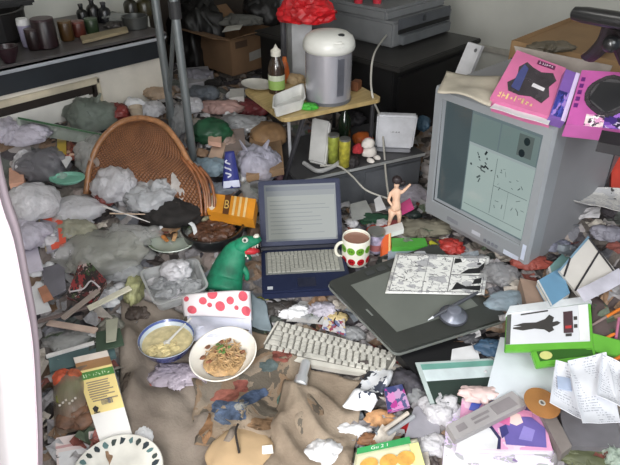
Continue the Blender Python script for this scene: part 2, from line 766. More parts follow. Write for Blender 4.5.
wf = MB()
for c, d in (((-.63, .18, 1.25), (.05, .05, 1.3)), ((-.63, 1.12, 1.25), (.05, .05, 1.3)), ((-.63, .65, .62), (.05, .98, .05)), ((-.63, .65, 1.88), (.05, .98, .05)), ((-.63, .65, 1.25), (.04, .04, 1.26))):
    wf.box(c, d)
win = struct('window_1', wf, mat('window_frame', (200, 200, 200), .4, metal=.3))  # unseen window, put in to hold the lamp on the curtain
tr = MB()
tr.box((XR - .012, 1.35, .36), (.03, 4.8, .035), bev=.005)
struct('trim_1', tr, mat('rail_paint', (190, 186, 176), .6))

# curtain at the left, its edge near the camera
cp = [(-22, 60, .80), (-14, 140, .795), (0, 205, .79), (12, 240, .785), (22, 290, .78), (31, 340, .775), (35, 400, .77), (37, 465, .765), (36, 560, .76)]
edge = curve_pts([on_y(*c) for c in cp], 6)
edge[0].z = 2.2


def edge_at(v):
    i = v * (len(edge) - 1)
    a = min(int(i), len(edge) - 2)
    return edge[a].lerp(edge[a + 1], i - a)


def curtain(t, v):
    return edge_at(v) + V((-.52 * t, .022 * math.sin(t * 22) - .01 * math.sin(t * 9), 0))


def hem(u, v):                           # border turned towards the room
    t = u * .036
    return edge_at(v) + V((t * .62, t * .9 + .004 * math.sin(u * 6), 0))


o = MB()
o.grid(curtain, 60, 24, .003)
sC = NT('curtain_cloth')
dC, tC, mC = sC.n('ShaderNodeBsdfDiffuse'), sC.n('ShaderNodeBsdfTranslucent'), sC.n('ShaderNodeMixShader')
dC.inputs['Color'].default_value = tC.inputs['Color'].default_value = (.86, .83, .84, 1)
mC.inputs[0].default_value = .5
sC.l(dC.outputs[0], mC.inputs[1])
sC.l(tC.outputs[0], mC.inputs[2])
sC.l(mC.outputs[0], sC.out.inputs['Surface'])
cur = tag(o.build('curtain', sC.m, smooth='all'), 'white curtain hanging at the left edge, blown out by daylight', 'curtain')
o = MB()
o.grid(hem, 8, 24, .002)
o.build('hem', mat('hem_shade_tint', (176, 160, 168), .9, var=.03), cur, smooth='all')['label'] = 'curtain border with its shade put into the pinkish grey colour'  # darker pinkish colour stands in for the shade on the border

# ------------------------------------------------------------------ sink unit along the back wall
YF = 2.32
m_steel = mat('sink_steel', (150, 154, 158), .32, metal=.85, var=.1)
m_band = mat('sink_dark_front', (38, 42, 47), .4, var=.1)
m_cream = mat('cabinet_cream', (216, 210, 198), .55, var=.05)
x1 = on_y(165, 30, YF).x
sink = thing('sink_unit', (.4, YF + .3, 0), 'kitchen sink unit with steel edge and dark front along the back wall', 'sink unit')
MB().box(((x1 - .62) / 2, YF + .3, .748), (x1 + .62, .62, .022), bev=.004).build('worktop', mat('worktop_dull', (96, 92, 92), .4, metal=.3), sink)
MB().box(((x1 - .62) / 2, YF + .003, .741), (x1 + .62, .026, .03), bev=.006).build('steel_edge', mat('edge_steel', (206, 210, 216), .35, metal=.4), sink)
zb = on_y(80, 77, YF + .015).z
MB().box(((x1 - .64) / 2, YF + .03, (zb + .72) / 2), (x1 + .6, .03, .72 - zb)).build('drawer_front', m_band, sink)
MB().box(((x1 - .64) / 2, YF + .31, zb / 2), (x1 + .6, .54, zb - .004)).build('cabinet_body', m_cream, sink)
dq = on_y(98, 77, YF + .035)
d = MB()
dx = dq.x
d.box(((dx - .6) / 2, YF + .033, dq.z - .012), (dx + .6, .02, .026), bev=.004).box((dx - .008, YF + .033, dq.z - .3), (.016, .02, .6), bev=.003)
d.build('door_frame', mat('door_edge_cream', (196, 186, 164), .5), sink)
MB().box(((dx - .64) / 2, YF + .036, dq.z - .045), (dx + .58, .012, .04)).box((dx - .028, YF + .036, dq.z - .3), (.02, .012, .55)).build('door_gap', mat('gap_dark', (34, 26, 20), .8), sink)
MB().box(((dx - .7) / 2, YF + .035, dq.z - .36), (dx + .58, .016, .6)).build('door', mat('door_white', (214, 212, 206), .5, var=.05), sink)


def on_counter(px, py):
    p = W(px, py, .76)
    return p


def can(name, p, r, h, m, label, cat, lid=None, n=20, group=None, prof=None):
    o = MB().lathe(prof or [(0, 0), (r * .9, 0), (r, .004), (r, h - .006), (r * .9, h), (0, h)], p, n).build(name, m, smooth=True)
    tag(o, label, cat, group)
    if lid:
        MB().lathe([(r * .94, h - .012), (r * .98, h - .012), (r * .98, h + .004), (0, h + .006)], p, n).build('lid', lid, o)
    return o


# things on the sink counter (dim clutter)
p = on_counter(14, 52)
p = V((p.x, 2.72, .76))
pn = thing('cooking_pot', p, 'large dark cooking pot at the far left on the sink counter', 'pot')
MB().lathe([(0, 0), (.14, 0), (.16, .02), (.165, .12), (.17, .125), (.155, .125), (.15, .02), (0, .015)], p, 30).build('pot_body', mat('pot_black', (26, 24, 24), .45), pn)
MB().box(p + V((.11, -.0, .135)), (.22, .05, .03), rotz(-.2), bev=.01).build('handle', mat('pot_black', (26, 24, 24), .45), pn)
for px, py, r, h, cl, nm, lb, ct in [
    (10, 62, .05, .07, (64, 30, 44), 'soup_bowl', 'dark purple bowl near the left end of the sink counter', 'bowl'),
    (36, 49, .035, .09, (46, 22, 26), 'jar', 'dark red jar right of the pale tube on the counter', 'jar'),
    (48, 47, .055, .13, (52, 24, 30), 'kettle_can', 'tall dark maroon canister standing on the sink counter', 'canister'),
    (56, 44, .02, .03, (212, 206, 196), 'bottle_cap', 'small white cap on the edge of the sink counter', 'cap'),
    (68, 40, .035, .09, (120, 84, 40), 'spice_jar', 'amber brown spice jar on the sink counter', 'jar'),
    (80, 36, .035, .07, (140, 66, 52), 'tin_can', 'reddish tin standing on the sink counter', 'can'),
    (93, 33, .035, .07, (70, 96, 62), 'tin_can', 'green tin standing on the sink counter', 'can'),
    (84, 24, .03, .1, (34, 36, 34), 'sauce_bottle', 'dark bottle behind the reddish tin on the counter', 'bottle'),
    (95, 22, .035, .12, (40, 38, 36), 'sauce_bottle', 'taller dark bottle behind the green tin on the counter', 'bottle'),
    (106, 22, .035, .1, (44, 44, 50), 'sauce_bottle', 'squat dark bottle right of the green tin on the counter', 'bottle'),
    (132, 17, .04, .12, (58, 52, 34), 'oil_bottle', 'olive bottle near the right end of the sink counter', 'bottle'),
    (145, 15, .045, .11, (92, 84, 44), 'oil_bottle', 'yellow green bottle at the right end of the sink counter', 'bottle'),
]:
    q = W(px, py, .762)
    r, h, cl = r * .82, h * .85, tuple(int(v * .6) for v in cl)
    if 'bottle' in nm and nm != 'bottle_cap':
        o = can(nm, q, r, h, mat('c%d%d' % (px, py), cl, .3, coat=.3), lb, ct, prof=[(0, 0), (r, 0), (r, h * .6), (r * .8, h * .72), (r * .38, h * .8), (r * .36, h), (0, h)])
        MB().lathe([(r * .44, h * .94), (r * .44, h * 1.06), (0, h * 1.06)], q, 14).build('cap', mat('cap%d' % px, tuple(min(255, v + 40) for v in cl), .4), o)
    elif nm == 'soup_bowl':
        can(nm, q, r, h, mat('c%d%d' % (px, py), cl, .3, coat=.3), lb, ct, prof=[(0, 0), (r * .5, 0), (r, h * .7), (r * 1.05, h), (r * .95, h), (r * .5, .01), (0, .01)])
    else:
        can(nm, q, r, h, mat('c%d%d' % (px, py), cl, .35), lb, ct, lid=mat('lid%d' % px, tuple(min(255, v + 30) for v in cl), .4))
q = W(29, 46, .762)
o = MB().lathe([(0, 0), (.022, 0), (.022, .018), (.024, .02), (.026, .085), (.004, .11), (0, .11)], q, 16).build('squeeze_tube', mat('tube_lilac', (150, 146, 170), .4), smooth=True)
tag(o, 'pale lilac squeeze tube with white top standing on the counter', 'tube')
MB().lathe([(.027, .085), (.024, .11), (0, .112)], q, 16).build('cap', mat('tube_white', (205, 205, 205), .4), o)
tq = QZ([(82, 41), (128, 30), (126, 26), (80, 36)], .775)
slab('chopping_board', tq, .012, mat('board_wood', (150, 136, 108), .6), 'thin pale board lying along the sink counter edge', 'board')
q = W(136, 27, .762)
can('saucepan', q, .06, .05, mat('saucepan_grey', (92, 94, 92), .35, metal=.6), 'small grey saucepan near the right end of the sink counter', 'pan', prof=[(0, 0), (.055, 0), (.06, .05), (.055, .05), (.05, .006), (0, .006)])
bag(112, 16, 30, 12, mat('counter_cloth', (126, 128, 124), .8), 'grey cloth heaped at the back of the sink counter', 'dish_cloth', 'cloth', 3, z=.77)
bag(112, 25, 14, 10, mat('counter_pack', (52, 48, 46), .5), 'dark bundle beside the thin board on the counter', 'bundle', 'bundle', 5, z=.77)

# ------------------------------------------------------------------ two storage poles in front of the sink
m_pole = mat('pole_steel', (132, 138, 140), .38, metal=.55, var=.08)
for (fx, fy, fz, lb, s) in ((173, 128, .42, 'grey steel upright pole nearest the sink unit', 0), (193, 158, .36, 'grey steel upright pole nearest the wicker chair', 1)):
    f = W(fx, fy, fz)
    t = thing('storage_pole', V((f.x, f.y, .02)), lb, 'pole')
    MB().tube([V((f.x, f.y, .02)), V((f.x, f.y, 1.9))], .0165, 16).build('lower_tube', m_pole, t, smooth=True)
    MB().tube([V((f.x, f.y, 1.9)), V((f.x, f.y, 2.4))], .013, 16).build('upper_tube', m_pole, t, smooth=True)
    MB().tube([V((f.x, f.y, .0)), V((f.x, f.y, .03))], .024, 16).build('foot', mat('pole_foot', (40, 40, 42), .6), t)
    if s:
        zc = on_y(173, 10, f.y).z
        MB().tube([V((f.x, f.y, zc - .03)), V((f.x, f.y, zc + .03))], .023, 16).build('clamp', mat('pole_foot', (40, 40, 42), .6), t)
        a = W(168, 118, .44)
        MB().tube([V((f.x, f.y, zc)), a], .009, 10).build('brace', m_pole, t, smooth=True)

# ------------------------------------------------------------------ cardboard box in the alcove
c0 = W(233, 76, .34)
zt = on_y(228, 40, c0.y).z
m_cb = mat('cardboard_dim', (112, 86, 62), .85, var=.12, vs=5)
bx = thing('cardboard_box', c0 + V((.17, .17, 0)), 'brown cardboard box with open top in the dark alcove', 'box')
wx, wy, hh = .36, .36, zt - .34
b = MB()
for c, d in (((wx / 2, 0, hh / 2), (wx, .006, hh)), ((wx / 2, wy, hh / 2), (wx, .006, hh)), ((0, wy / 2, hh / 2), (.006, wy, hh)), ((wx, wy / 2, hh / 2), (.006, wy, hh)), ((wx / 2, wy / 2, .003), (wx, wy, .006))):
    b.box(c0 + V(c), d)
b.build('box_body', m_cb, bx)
tz = c0.z + hh
for c, d, M in (((wx / 2, -.06, .02), (wx, .13, .004), Matrix.Rotation(-.35, 3, 'X')), ((-.06, wy / 2, .01), (.13, wy, .004), Matrix.Rotation(.25, 3, 'Y')), ((wx / 2, wy + .06, .04), (wx, .13, .004), Matrix.Rotation(.6, 3, 'X'))):
    MB().box(c0 + V(c) + V((0, 0, hh)), d, M).build('flap', m_cb, bx)
fq = Quad([c0 + V((.13, -.0035, hh * .28)), c0 + V((.26, -.0035, hh * .33)), c0 + V((.26, -.0035, hh * .58)), c0 + V((.13, -.0035, hh * .52))])
decal('sticker', fq, mat('sticker_grey', (140, 138, 132), .6), bx, label='pale rectangular sticker')
fq = Quad([c0 + V((.03, -.0035, hh * .72)), c0 + V((.12, -.0035, hh * .72)), c0 + V((.12, -.0035, hh * .9)), c0 + V((.03, -.0035, hh * .9))])
decal('printed_mark', fq, mat('mark_brown', (70, 52, 38), .8), bx)
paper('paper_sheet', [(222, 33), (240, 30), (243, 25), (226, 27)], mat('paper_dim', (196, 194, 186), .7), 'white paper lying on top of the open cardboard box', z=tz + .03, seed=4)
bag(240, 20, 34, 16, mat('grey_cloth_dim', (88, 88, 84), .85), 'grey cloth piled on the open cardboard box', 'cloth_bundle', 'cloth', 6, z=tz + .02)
bag(205, 42, 34, 80, mat('black_bag', (26, 25, 25), .5, var=.2), 'tall black refuse bag left of the cardboard box', 'refuse_bag', 'bag', 9, z=.3, tall=1.0)
bag(262, 14, 34, 40, mat('black_bag', (26, 25, 25), .5), 'black refuse bag behind the cardboard box', 'refuse_bag', 'bag', 10, z=.5, tall=1.0)

# ------------------------------------------------------------------ black cabinet with printer
m_blk = mat('cabinet_black', (19, 19, 20), .5, var=.1)
C0 = W(394, 66, .6)
cab = thing('black_cabinet', V((C0.x + .35, C0.y + .3, 0)), 'low black cabinet under the printer', 'cabinet')
MB().box((C0.x + .36, C0.y + .5, .285), (.66, .96, .57), bev=.006).build('cabinet_body', m_blk, cab)
MB().box((C0.x + .36, C0.y + .47, .588), (.74, 1.02, .026), bev=.005).build('top_board', mat('board_dark', (40, 39, 38), .5), cab)
MB().box((C0.x + .36, C0.y + .012, .3), (.6, .012, .46), bev=.004).build('door', mat('door_black', (16, 16, 18), .4), cab)
P0 = W(392, 49, .602)
pr = thing('printer', P0 + V((.25, .2, 0)), 'grey desktop printer with open dark front on the black cabinet', 'printer')
m_prn = mat('printer_grey', (112, 114, 116), .5, var=.06)
pz = on_y(386, 14, P0.y).z
ph = pz - .602
MB().box(P0 + V((.27, .31, ph * .36)), (.54, .62, ph * .7), bev=.012).box(P0 + V((.27, .33, ph * .83)), (.54, .56, ph * .34), bev=.014).build('housing', m_prn, pr)
MB().box(P0 + V((.27, -.004, ph * .62)), (.47, .012, ph * .3), bev=.004).build('front_panel', mat('printer_panel', (74, 77, 82), .4), pr)
MB().box(P0 + V((.27, -.012, ph * .2)), (.44, .04, ph * .26), bev=.004).build('paper_tray', mat('printer_panel2', (92, 95, 98), .4), pr)
MB().box(P0 + V((.27, -.003, ph * .42)), (.46, .012, ph * .12)).build('paper_slot', mat('slot_black', (12, 12, 13), .6), pr)
MB().box(P0 + V((.25, -.012, ph * .64)), (.025, .01, ph * .16), bev=.003).build('latch', mat('latch_dark', (48, 50, 54), .4), pr)
MB().box(P0 + V((.27, .4, ph * 1.12)), (.3, .3, ph * .24), Matrix.Rotation(-.3, 3, 'X'), bev=.008).build('scanner_lid', mat('printer_lid', (40, 41, 43), .4), pr)
for px, lb in ((355, 'short red cup at the left on top of the printer'), (374, 'short red cup at the right on top of the printer')):
    p = W(px, 5, pz)
    p = V((p.x + .05, p.y + .02, pz))
    can('cup', p, .028, .05, mat('cup_red', (190, 52, 66), .3, coat=.4), lb, 'cup', prof=[(0, 0), (.022, 0), (.028, .05), (.025, .05), (.02, .004), (0, .004)])
# white bin and red bag behind the pot
p = W(299, 56, .602)
p.z = ground(p.x, p.y)
bh = .778 - p.z
o = MB().lathe([(0, 0), (.06, 0), (.066, .006), (.07, bh - .005), (.066, bh), (.06, bh - .005), (.056, .01), (0, .01)], p, 4, M=rotz(.3)).build('plastic_bin', mat('bin_white', (186, 188, 190), .4))
tag(o, 'white plastic bin behind the electric pot', 'bin')
rb = thing('red_holdall', W(306, 22, .8), 'bright red bag with folded flaps at the top edge behind the pot', 'bag')
b = MB()
b.blob(W(308, 12, .83), (.12, .09, .07), 4, .3, 2, 4, .5, rotz(-.8))
b.build('bag_body', mat('red_nylon', (188, 26, 34), .5, var=.25, vs=14), rb)
for a, c in (((283, 20), (300, 14)), ((312, 20), (336, 12))):
    MB().tube(curve_pts([W(a[0], a[1], .8), W((a[0] + c[0]) / 2, a[1] - 12, .84), W(c[0], c[1], .8)], 5), .008, 8).build('strap', mat('red_strap', (160, 20, 28), .5), rb)
pf = W(284, 60, .6)
MBp = MB().tube([V((pf.x, pf.y, .2)), V((pf.x, pf.y, 1.3))], .014, 12).build('curtain_pole', mat('dark_pole', (70, 70, 74), .5))
tag(MBp, 'dark upright pole left of the white bin', 'pole')

# white slim device behind the monitor, left
dq = Quad([W(452, 80, .62), W(466, 84, .62), W(482, 46, .78), W(468, 42, .78)])
o = slab('wireless_base', dq, .02, mat('device_white', (196, 196, 198), .4), 'slim white device leaning behind the big monitor', 'device')
decal('button', dq, mat('button_grey', (90, 90, 92), .4), o, poly=ell(.72, .86, .1, .05))

# ------------------------------------------------------------------ grey low chest (desk) behind the laptop
D0, D1 = W(296, 180, .285), W(424, 152, .285)
ang, ctr, ln = frame(D0, D1)
dv = V((math.cos(ang), math.sin(ang), 0))
dn = V((-dv.y, dv.x, 0))
Mz = rotz(ang)
m_chest = mat('chest_grey', (92, 95, 100), .45, var=.08)
ch = thing('low_chest', ctr + dn * .2 - V((0, 0, .285)), 'low dark grey chest behind the laptop', 'chest')
base = ctr + dn * .2
MB().box(V((base.x, base.y, .274)), (ln, .42, .022), Mz, bev=.005).build('chest_top', mat('chest_top_grey', (62, 62, 64), .4), ch)
MB().box(V((base.x, base.y, .13)), (ln - .02, .39, .262), Mz).build('chest_body', m_chest, ch)
for s in (-1, 1):
    q = base - dn * .197 + dv * (s * ln * .25)
    MB().box(V((q.x, q.y, .15)), (ln * .47, .012, .2), Mz, bev=.006).build('drawer_front', m_chest, ch)
MB().box(V((base.x, base.y, .279)) - dn * .211, (ln, .004, .012), Mz).build('edge_strip', mat('edge_pale', (150, 152, 152), .4), ch)
CT = .286

# router / modem things on the chest
rq = W(394, 151, CT)
ra = YAW - PI / 2 - .1
u = V((math.cos(ra), math.sin(ra), 0))
k = K(rq)
rt = thing('modem', rq, 'white upright modem box standing on the grey chest', 'modem')
qd = Quad([rq - u * 19 * k + V((0, 0, .012)), rq + u * 18 * k + V((0, 0, .012)), rq + u * 20 * k + V((0, 0, .17)), rq - u * 19 * k + V((0, 0, .17))])
bb = slab_mb(qd, .045)
es = list(bb.bm.edges)
bmesh.ops.bevel(bb.bm, geom=es, offset=.008, segments=3, affect='EDGES')
bb.build('modem_case', mat('modem_white', (204, 206, 212), .35), rt, smooth=True)
MB().box(rq + u * .0 + V((.01, .02, .007)), (36 * k, .07, .014), rotz(ra), bev=.004).build('foot', mat('modem_foot', (140, 142, 148), .4), rt)
marks(qd, mat('ink_grey', (70, 72, 76), .5), rt, .36, .49, .62, .54, 7, 3)

sp = thing('stand_speaker', W(318, 165, CT), 'white slab on a curved foot left of the lime cans', 'speaker')
q = Quad([W(308, 161, CT + .02), W(325, 165, CT + .02), W(330, 121, CT + .165), W(312, 117, CT + .165)])
bb = slab_mb(q, .03)
bmesh.ops.bevel(bb.bm, geom=list(bb.bm.edges), offset=.007, segments=3, affect='EDGES')
bb.build('panel', mat('speaker_white', (186, 186, 184), .45), sp, smooth=True)
MB().tube(curve_pts([W(304, 163, CT + .01), W(318, 171, CT + .01), W(334, 166, CT + .01), W(342, 160, CT + .01)], 6), .01, 10).build('foot', mat('speaker_foot', (168, 168, 168), .45), sp, smooth=True)

for px, py, cl, lb in ((333, 162, (150, 158, 70), 'lime green drink can beside the white slab'), (344, 166, (176, 168, 66), 'yellow drink can right of the lime green can')):
    p = W(px, py, CT)
    k = K(p)
    o = can('drink_can', p, 5.6 * k, 29 * k, mat('can%d' % px, cl, .3, metal=.3, var=.3, vs=40), lb, 'can', lid=mat('can_lid', (170, 172, 170), .3, metal=.8))
p = W(337, 147, CT + .01)
p = W(335, 140, CT + .06)
q = W(338, 143, CT)
o = MB().lathe([(0, 0), (.026, 0), (.03, .01), (.03, .12), (.012, .15), (.012, .18), (0, .18)], W(344, 142, CT), 18).build('glass_bottle', mat('bottle_dark', (22, 34, 22), .12, coat=.5), smooth=True)
tag(o, 'dark green bottle behind the two cans on the chest', 'bottle')
MB().lathe([(.014, .17), (.014, .195), (0, .195)], W(344, 142, CT), 14).build('cap', mat('cap_green', (40, 90, 50), .4), o)
o = bag(363, 137, 19, 18, mat('orange_ball', (176, 88, 34), .55, var=.25), 'rough orange lump on the chest left of the modem', 'orange_pouch', 'pouch', 2, z=CT, amp=.12)
# small plush: white and red
pl = thing('plush_toy', W(368, 163, CT), 'small white plush toy in red on the edge of the chest', 'toy')
c = W(369, 158, CT)
MB().blob(c + V((0, 0, .028)), (.035, .03, .032), 3, .15, 2.5, 3).build('body', mat('plush_white', (214, 208, 202), .9), pl, smooth=True)
MB().blob(c + V((-.012, .0, .072)), (.03, .027, .026), 5, .12, 2.5, 3).build('head', mat('plush_white', (214, 208, 202), .9), pl, smooth=True)
MB().blob(c + V((-.045, .03, .045)), (.025, .022, .025), 7, .2, 2.5, 3).build('red_scarf', mat('plush_red', (170, 44, 52), .9), pl)
MB().blob(c + V((.025, .03, .06)), (.024, .022, .022), 8, .2, 2.5, 3).build('ear', mat('plush_red2', (196, 88, 92), .9), pl)
for a in (-1, 1):
    MB().blob(c + V((a * .022 - .005, -.03, .006)), (.014, .02, .012), 9, .1, 2, 2).build('foot', mat('plush_white', (214, 208, 202), .9), pl, smooth=True)
bag(352, 160, 12, 16, mat('dark_pouch', (40, 36, 38), .7), 'small dark pouch between cans and plush toy', 'small_pouch', 'pouch', 12, z=CT)
bag(352, 118, 20, 18, mat('dark_box', (28, 26, 30), .6), 'black bundle at the back of the chest', 'black_bundle', 'bundle', 13, z=CT)
bag(422, 122, 12, 20, mat('blue_mesh', (58, 84, 104), .6), 'blue wrapped bundle right of the modem', 'blue_bundle', 'bundle', 14, z=CT)

# cables
m_cab = mat('cable_grey', (176, 174, 166), .5)
o = MB().tube(curve_pts([W(388, 33, .66), W(375, 52, .68), W(371, 75, .62), W(373, 98, .55), W(381, 120, .42), W(384, 150, .31), W(386, 176, .25), W(389, 200, .22)], 8), .0045, 8).build('cable', m_cab, smooth=True)
tag(o, 'pale cable hanging from the printer down past the modem', 'cable')
o = MB().tube(curve_pts([W(320, 166, CT + .012), W(338, 166, CT + .008), W(352, 176, .27), W(366, 190, .24), W(389, 199, .225)], 8), .004, 8).build('cable', m_cab, smooth=True)
tag(o, 'pale cable running from the white slab over the chest front', 'cable')

# ------------------------------------------------------------------ small folding table with the electric pot
TZ = .55
T = [W(283, 119, TZ), W(383, 98, TZ), None, W(243, 89, TZ)]
T[2] = T[1] + T[3] - T[0]
tb = thing('folding_table', (T[0] + T[2]) / 2 - V((0, 0, TZ)), 'small wooden folding table with rounded corners under the electric pot', 'table')
tq = Quad(T)
b = MB()
cor = []
for (cu_, cv, a0) in ((.07, .07, PI), (.93, .07, 1.5 * PI), (.93, .93, 0), (.07, .93, .5 * PI)):
    cor += [(cu_ + .07 * math.cos(a0 + i * PI / 8), cv + .07 * math.sin(a0 + i * PI / 8)) for i in range(5)]
b.hexa([tq.p(u_, v_, -.018) for u_, v_ in cor], [tq.p(u_, v_, 0) for u_, v_ in cor])
s = NT('table_wood')
co = s.coords('Object')
mp = s.n('ShaderNodeMapping')
mp.inputs['Scale'].default_value = (4, 60, 4)
mp.inputs['Rotation'].default_value = (0, 0, -.3)
s.l(co, mp.inputs['Vector'])
m_wood = s.finish(s.ramp(s.noise(mp.outputs[0], 1.2, 3), [(.3, (150, 128, 84)), (.7, (182, 160, 112))]), .45)
b.build('tabletop', m_wood, tb)
m_leg = mat('leg_grey', (206, 208, 212), .35, metal=.2)
m_legd = mat('leg_dark', (58, 58, 62), .4, metal=.4)
MB().tube([tq.p(.1, .12, -.02), W(291, 172, .2)], .007, 10).build('leg', m_leg, tb)
MB().tube([tq.p(.22, .06, -.02), W(281, 192, .19)], .011, 10, flat=.7).build('leg', m_legd, tb)
a = tq.p(.95, .1, -.02)
MB().tube([a, V((a.x, a.y, CT + .002))], .009, 10).build('leg', m_legd, tb)
a = tq.p(.95, .9, -.02)
MB().tube([a, V((a.x, a.y, CT + .002))], .009, 10).build('leg', m_legd, tb)

# electric air pot
pc = W(328, 99, TZ)
k = K(pc)
r = 22.5 * k
pt = thing('electric_pot', pc, 'steel electric hot water pot with white domed lid on the folding table', 'pot')
hb = on_plane(326, 48, pc, HD).z - TZ
MB().lathe([(0, 0), (r * .96, 0), (r, .008), (r, .02)], pc, 40).lathe([(r, .02), (r, hb)], pc, 40).build('steel_body', mat('pot_steel', (190, 190, 198), .24, metal=.6, var=.06, vs=3), pt, smooth=True)
MB().lathe([(r * 1.01, 0), (r * 1.02, .014), (0, .014)], pc, 40).build('base_ring', mat('pot_base', (90, 92, 96), .4), pt)
MB().lathe([(r * 1.0, hb - .008), (r * 1.08, hb - .002), (r * 1.12, hb + .01), (r * 1.1, hb + .028), (r * 1.0, hb + .048), (r * .8, hb + .062), (r * .4, hb + .07), (0, hb + .072)], pc, 40).build('lid', mat('pot_white', (206, 206, 200), .35, var=.04), pt, smooth=True)
tow = -HD
MB().box(pc + tow * r * .85 + RT * .03 + V((0, 0, hb + .035)), (.05, .045, .026), rotz(YAW - PI / 2), bev=.008).build('spout', mat('pot_white', (206, 206, 200), .35), pt)
MB().blob(pc + tow * r * .5 + RT * .046 + V((0, 0, hb + .062)), (.016, .013, .007), 1, 0, 1, 3, .5, ridge=False).build('pump_button', mat('pot_button', (40, 42, 44), .3), pt)
nq = pc + tow * (r + .001)
MB().box(pc + (tow + RT * .55).normalized() * (r + .001) + V((0, 0, hb * .55)), (.03, .003, hb * .7), rotz(YAW - PI / 2 + .5)).build('darker_strip', mat('pot_strip', (128, 130, 140), .3, metal=.6), pt)  # darker upright strip on the right of the steel body

# bottle with orange cap
p = W(277, 92, TZ)
k = K(p)
bt = thing('sauce_bottle', p, 'clear sauce bottle with green label and orange cap on the folding table', 'bottle')
rr, hh = 8.2 * k, 44 * k
MB().lathe([(0, 0), (rr, 0), (rr, hh * .55), (rr * .8, hh * .68), (rr * .45, hh * .8), (rr * .42, hh * .9), (0, hh * .9)], p, 20).build('bottle_body', mat('bottle_brown', (54, 40, 30), .15, coat=.6), bt, smooth=True)
MB().lathe([(rr * 1.02, hh * .1), (rr * 1.03, hh * .3)], p, 20).build('label', mat('label_green', (140, 170, 92), .5), bt, smooth=True)
MB().lathe([(rr * 1.02, hh * .3), (rr * 1.03, hh * .42)], p, 20).build('label_band', mat('label_pale', (190, 196, 176), .5), bt, smooth=True)
MB().lathe([(rr * .6, hh * .82), (rr * .6, hh * .94), (rr * .3, hh * .98), (0, hh * 1.08)], p, 16).build('cap', mat('cap_white', (216, 212, 200), .4), bt, smooth=True)
p2 = W(285, 82, TZ)
o = MB().lathe([(0, 0), (.018, 0), (.022, .05), (.016, .085), (.008, .1), (0, .1)], p2 + V((0, 0, .001)), 16).build('sauce_bottle', mat('bottle_orange', (196, 98, 44), .4), smooth=True)
tag(o, 'small orange bottle right behind the clear sauce bottle', 'bottle')
MB().lathe([(.012, .092), (.009, .115), (0, .115)], p2, 12).build('cap', mat('cap_orange', (220, 120, 60), .4), o)


def tray(name, q, depth, m, label, cat, rim=.006, wall=.004, taper=.12, liner=None):
    """open rectangular tray hanging below quad q (its rim)"""
    b = MB()
    n = q.n

    def rr(s, h, k=.14, nn=4):
        out = []
        for (cu_, cv, a0) in ((k, k, PI), (1 - k, k, 1.5 * PI), (1 - k, 1 - k, 0), (k, 1 - k, .5 * PI)):
            for i in range(nn + 1):
                a = a0 + i * PI / 2 / nn
                u_, v_ = cu_ + k * math.cos(a), cv + k * math.sin(a)
                out.append(q.p(.5 + (u_ - .5) * s, .5 + (v_ - .5) * s, h))
        return out
    rings = [rr(1 - taper, -depth), rr(.995, -.004), rr(1.06, -.003), rr(1.06, 0), rr(.98, 0), rr(1 - taper - .02, -depth + wall)]
    vs = [[b.bm.verts.new(p_) for p_ in r_] for r_ in rings]
    N = len(vs[0])
    for A, B in zip(vs, vs[1:]):
        for i in range(N):
            j = (i + 1) % N
            b.bm.faces.new([A[i], A[j], B[j], B[i]])
    b.bm.faces.new(vs[0][::-1])
    b.bm.faces.new(vs[-1])
    o = b.build(name, m, smooth=True)
    return tag(o, label, cat)


q = Quad([W(273, 108, TZ + .05), W(305, 99, TZ + .05), W(303, 83, TZ + .05), W(274, 95, TZ + .05)])
tray('food_tray', q, .045, mat('tray_white', (208, 208, 204), .4), 'white plastic food tray at the front edge of the folding table', 'tray')
bag(309, 106, 16, 9, mat('parsley', (58, 150, 44), .6, var=.35, vs=80), 'bright green leafy garnish by the white tray on the folding table', 'parsley_sprig', 'garnish', 4, z=TZ + .002, amp=.5, freq=4)
p = W(258, 87, TZ + .004)
o = MB().lathe([(0, 0), (.05, 0), (.085, .014), (.087, .016), (.08, .014), (.05, .005), (0, .004)], p, 30, sx=.75).build('plate', mat('plate_white', (198, 196, 188), .3, coat=.3), smooth=True)
tag(o, 'white plate at the left corner of the folding table', 'plate')
bag(294, 78, 18, 14, mat('beige_paper', (168, 146, 112), .7), 'crumpled beige paper between bottle and electric pot', 'crumpled_paper', 'paper', 8, z=TZ)
q = W(356, 90, TZ)
MBx = MB().box(q + V((0, 0, .022)), (.05, .035, .042), rotz(.3), bev=.004)
o = MBx.build('wood_block', mat('block_brown', (104, 62, 36), .6))
tag(o, 'small brown wooden block right of the electric pot', 'block')

# ================================================================== rubbish surface (uncountable)
s = NT('litter')
co = s.coords('Object')
nz = s.n('ShaderNodeTexNoise')
nz.inputs['Scale'].default_value = 9
s.l(co, nz.inputs['Vector'])
mv = s.n('ShaderNodeVectorMath', operation='MULTIPLY_ADD')
s.l(nz.outputs['Color'], mv.inputs[0])
mv.inputs[1].default_value = (.16, .16, .16)
s.l(co, mv.inputs[2])
vo = s.n('ShaderNodeTexVoronoi')
vo.inputs['Scale'].default_value = 17
s.l(mv.outputs[0], vo.inputs['Vector'])
sp_ = s.n('ShaderNodeSeparateColor')
s.l(vo.outputs['Color'], sp_.inputs[0])
pal = [(70, 64, 62), (124, 116, 110), (98, 92, 88), (156, 150, 148), (56, 52, 52), (126, 104, 86), (110, 110, 116), (164, 158, 158), (84, 88, 84), (140, 128, 122), (66, 62, 66), (148, 140, 132)]
m_lit = s.finish(s.ramp(sp_.outputs[0], [(i / 12, c) for i, c in enumerate(pal)], True), .6, 0, s.noise(co, 40, 4), .8, .01)


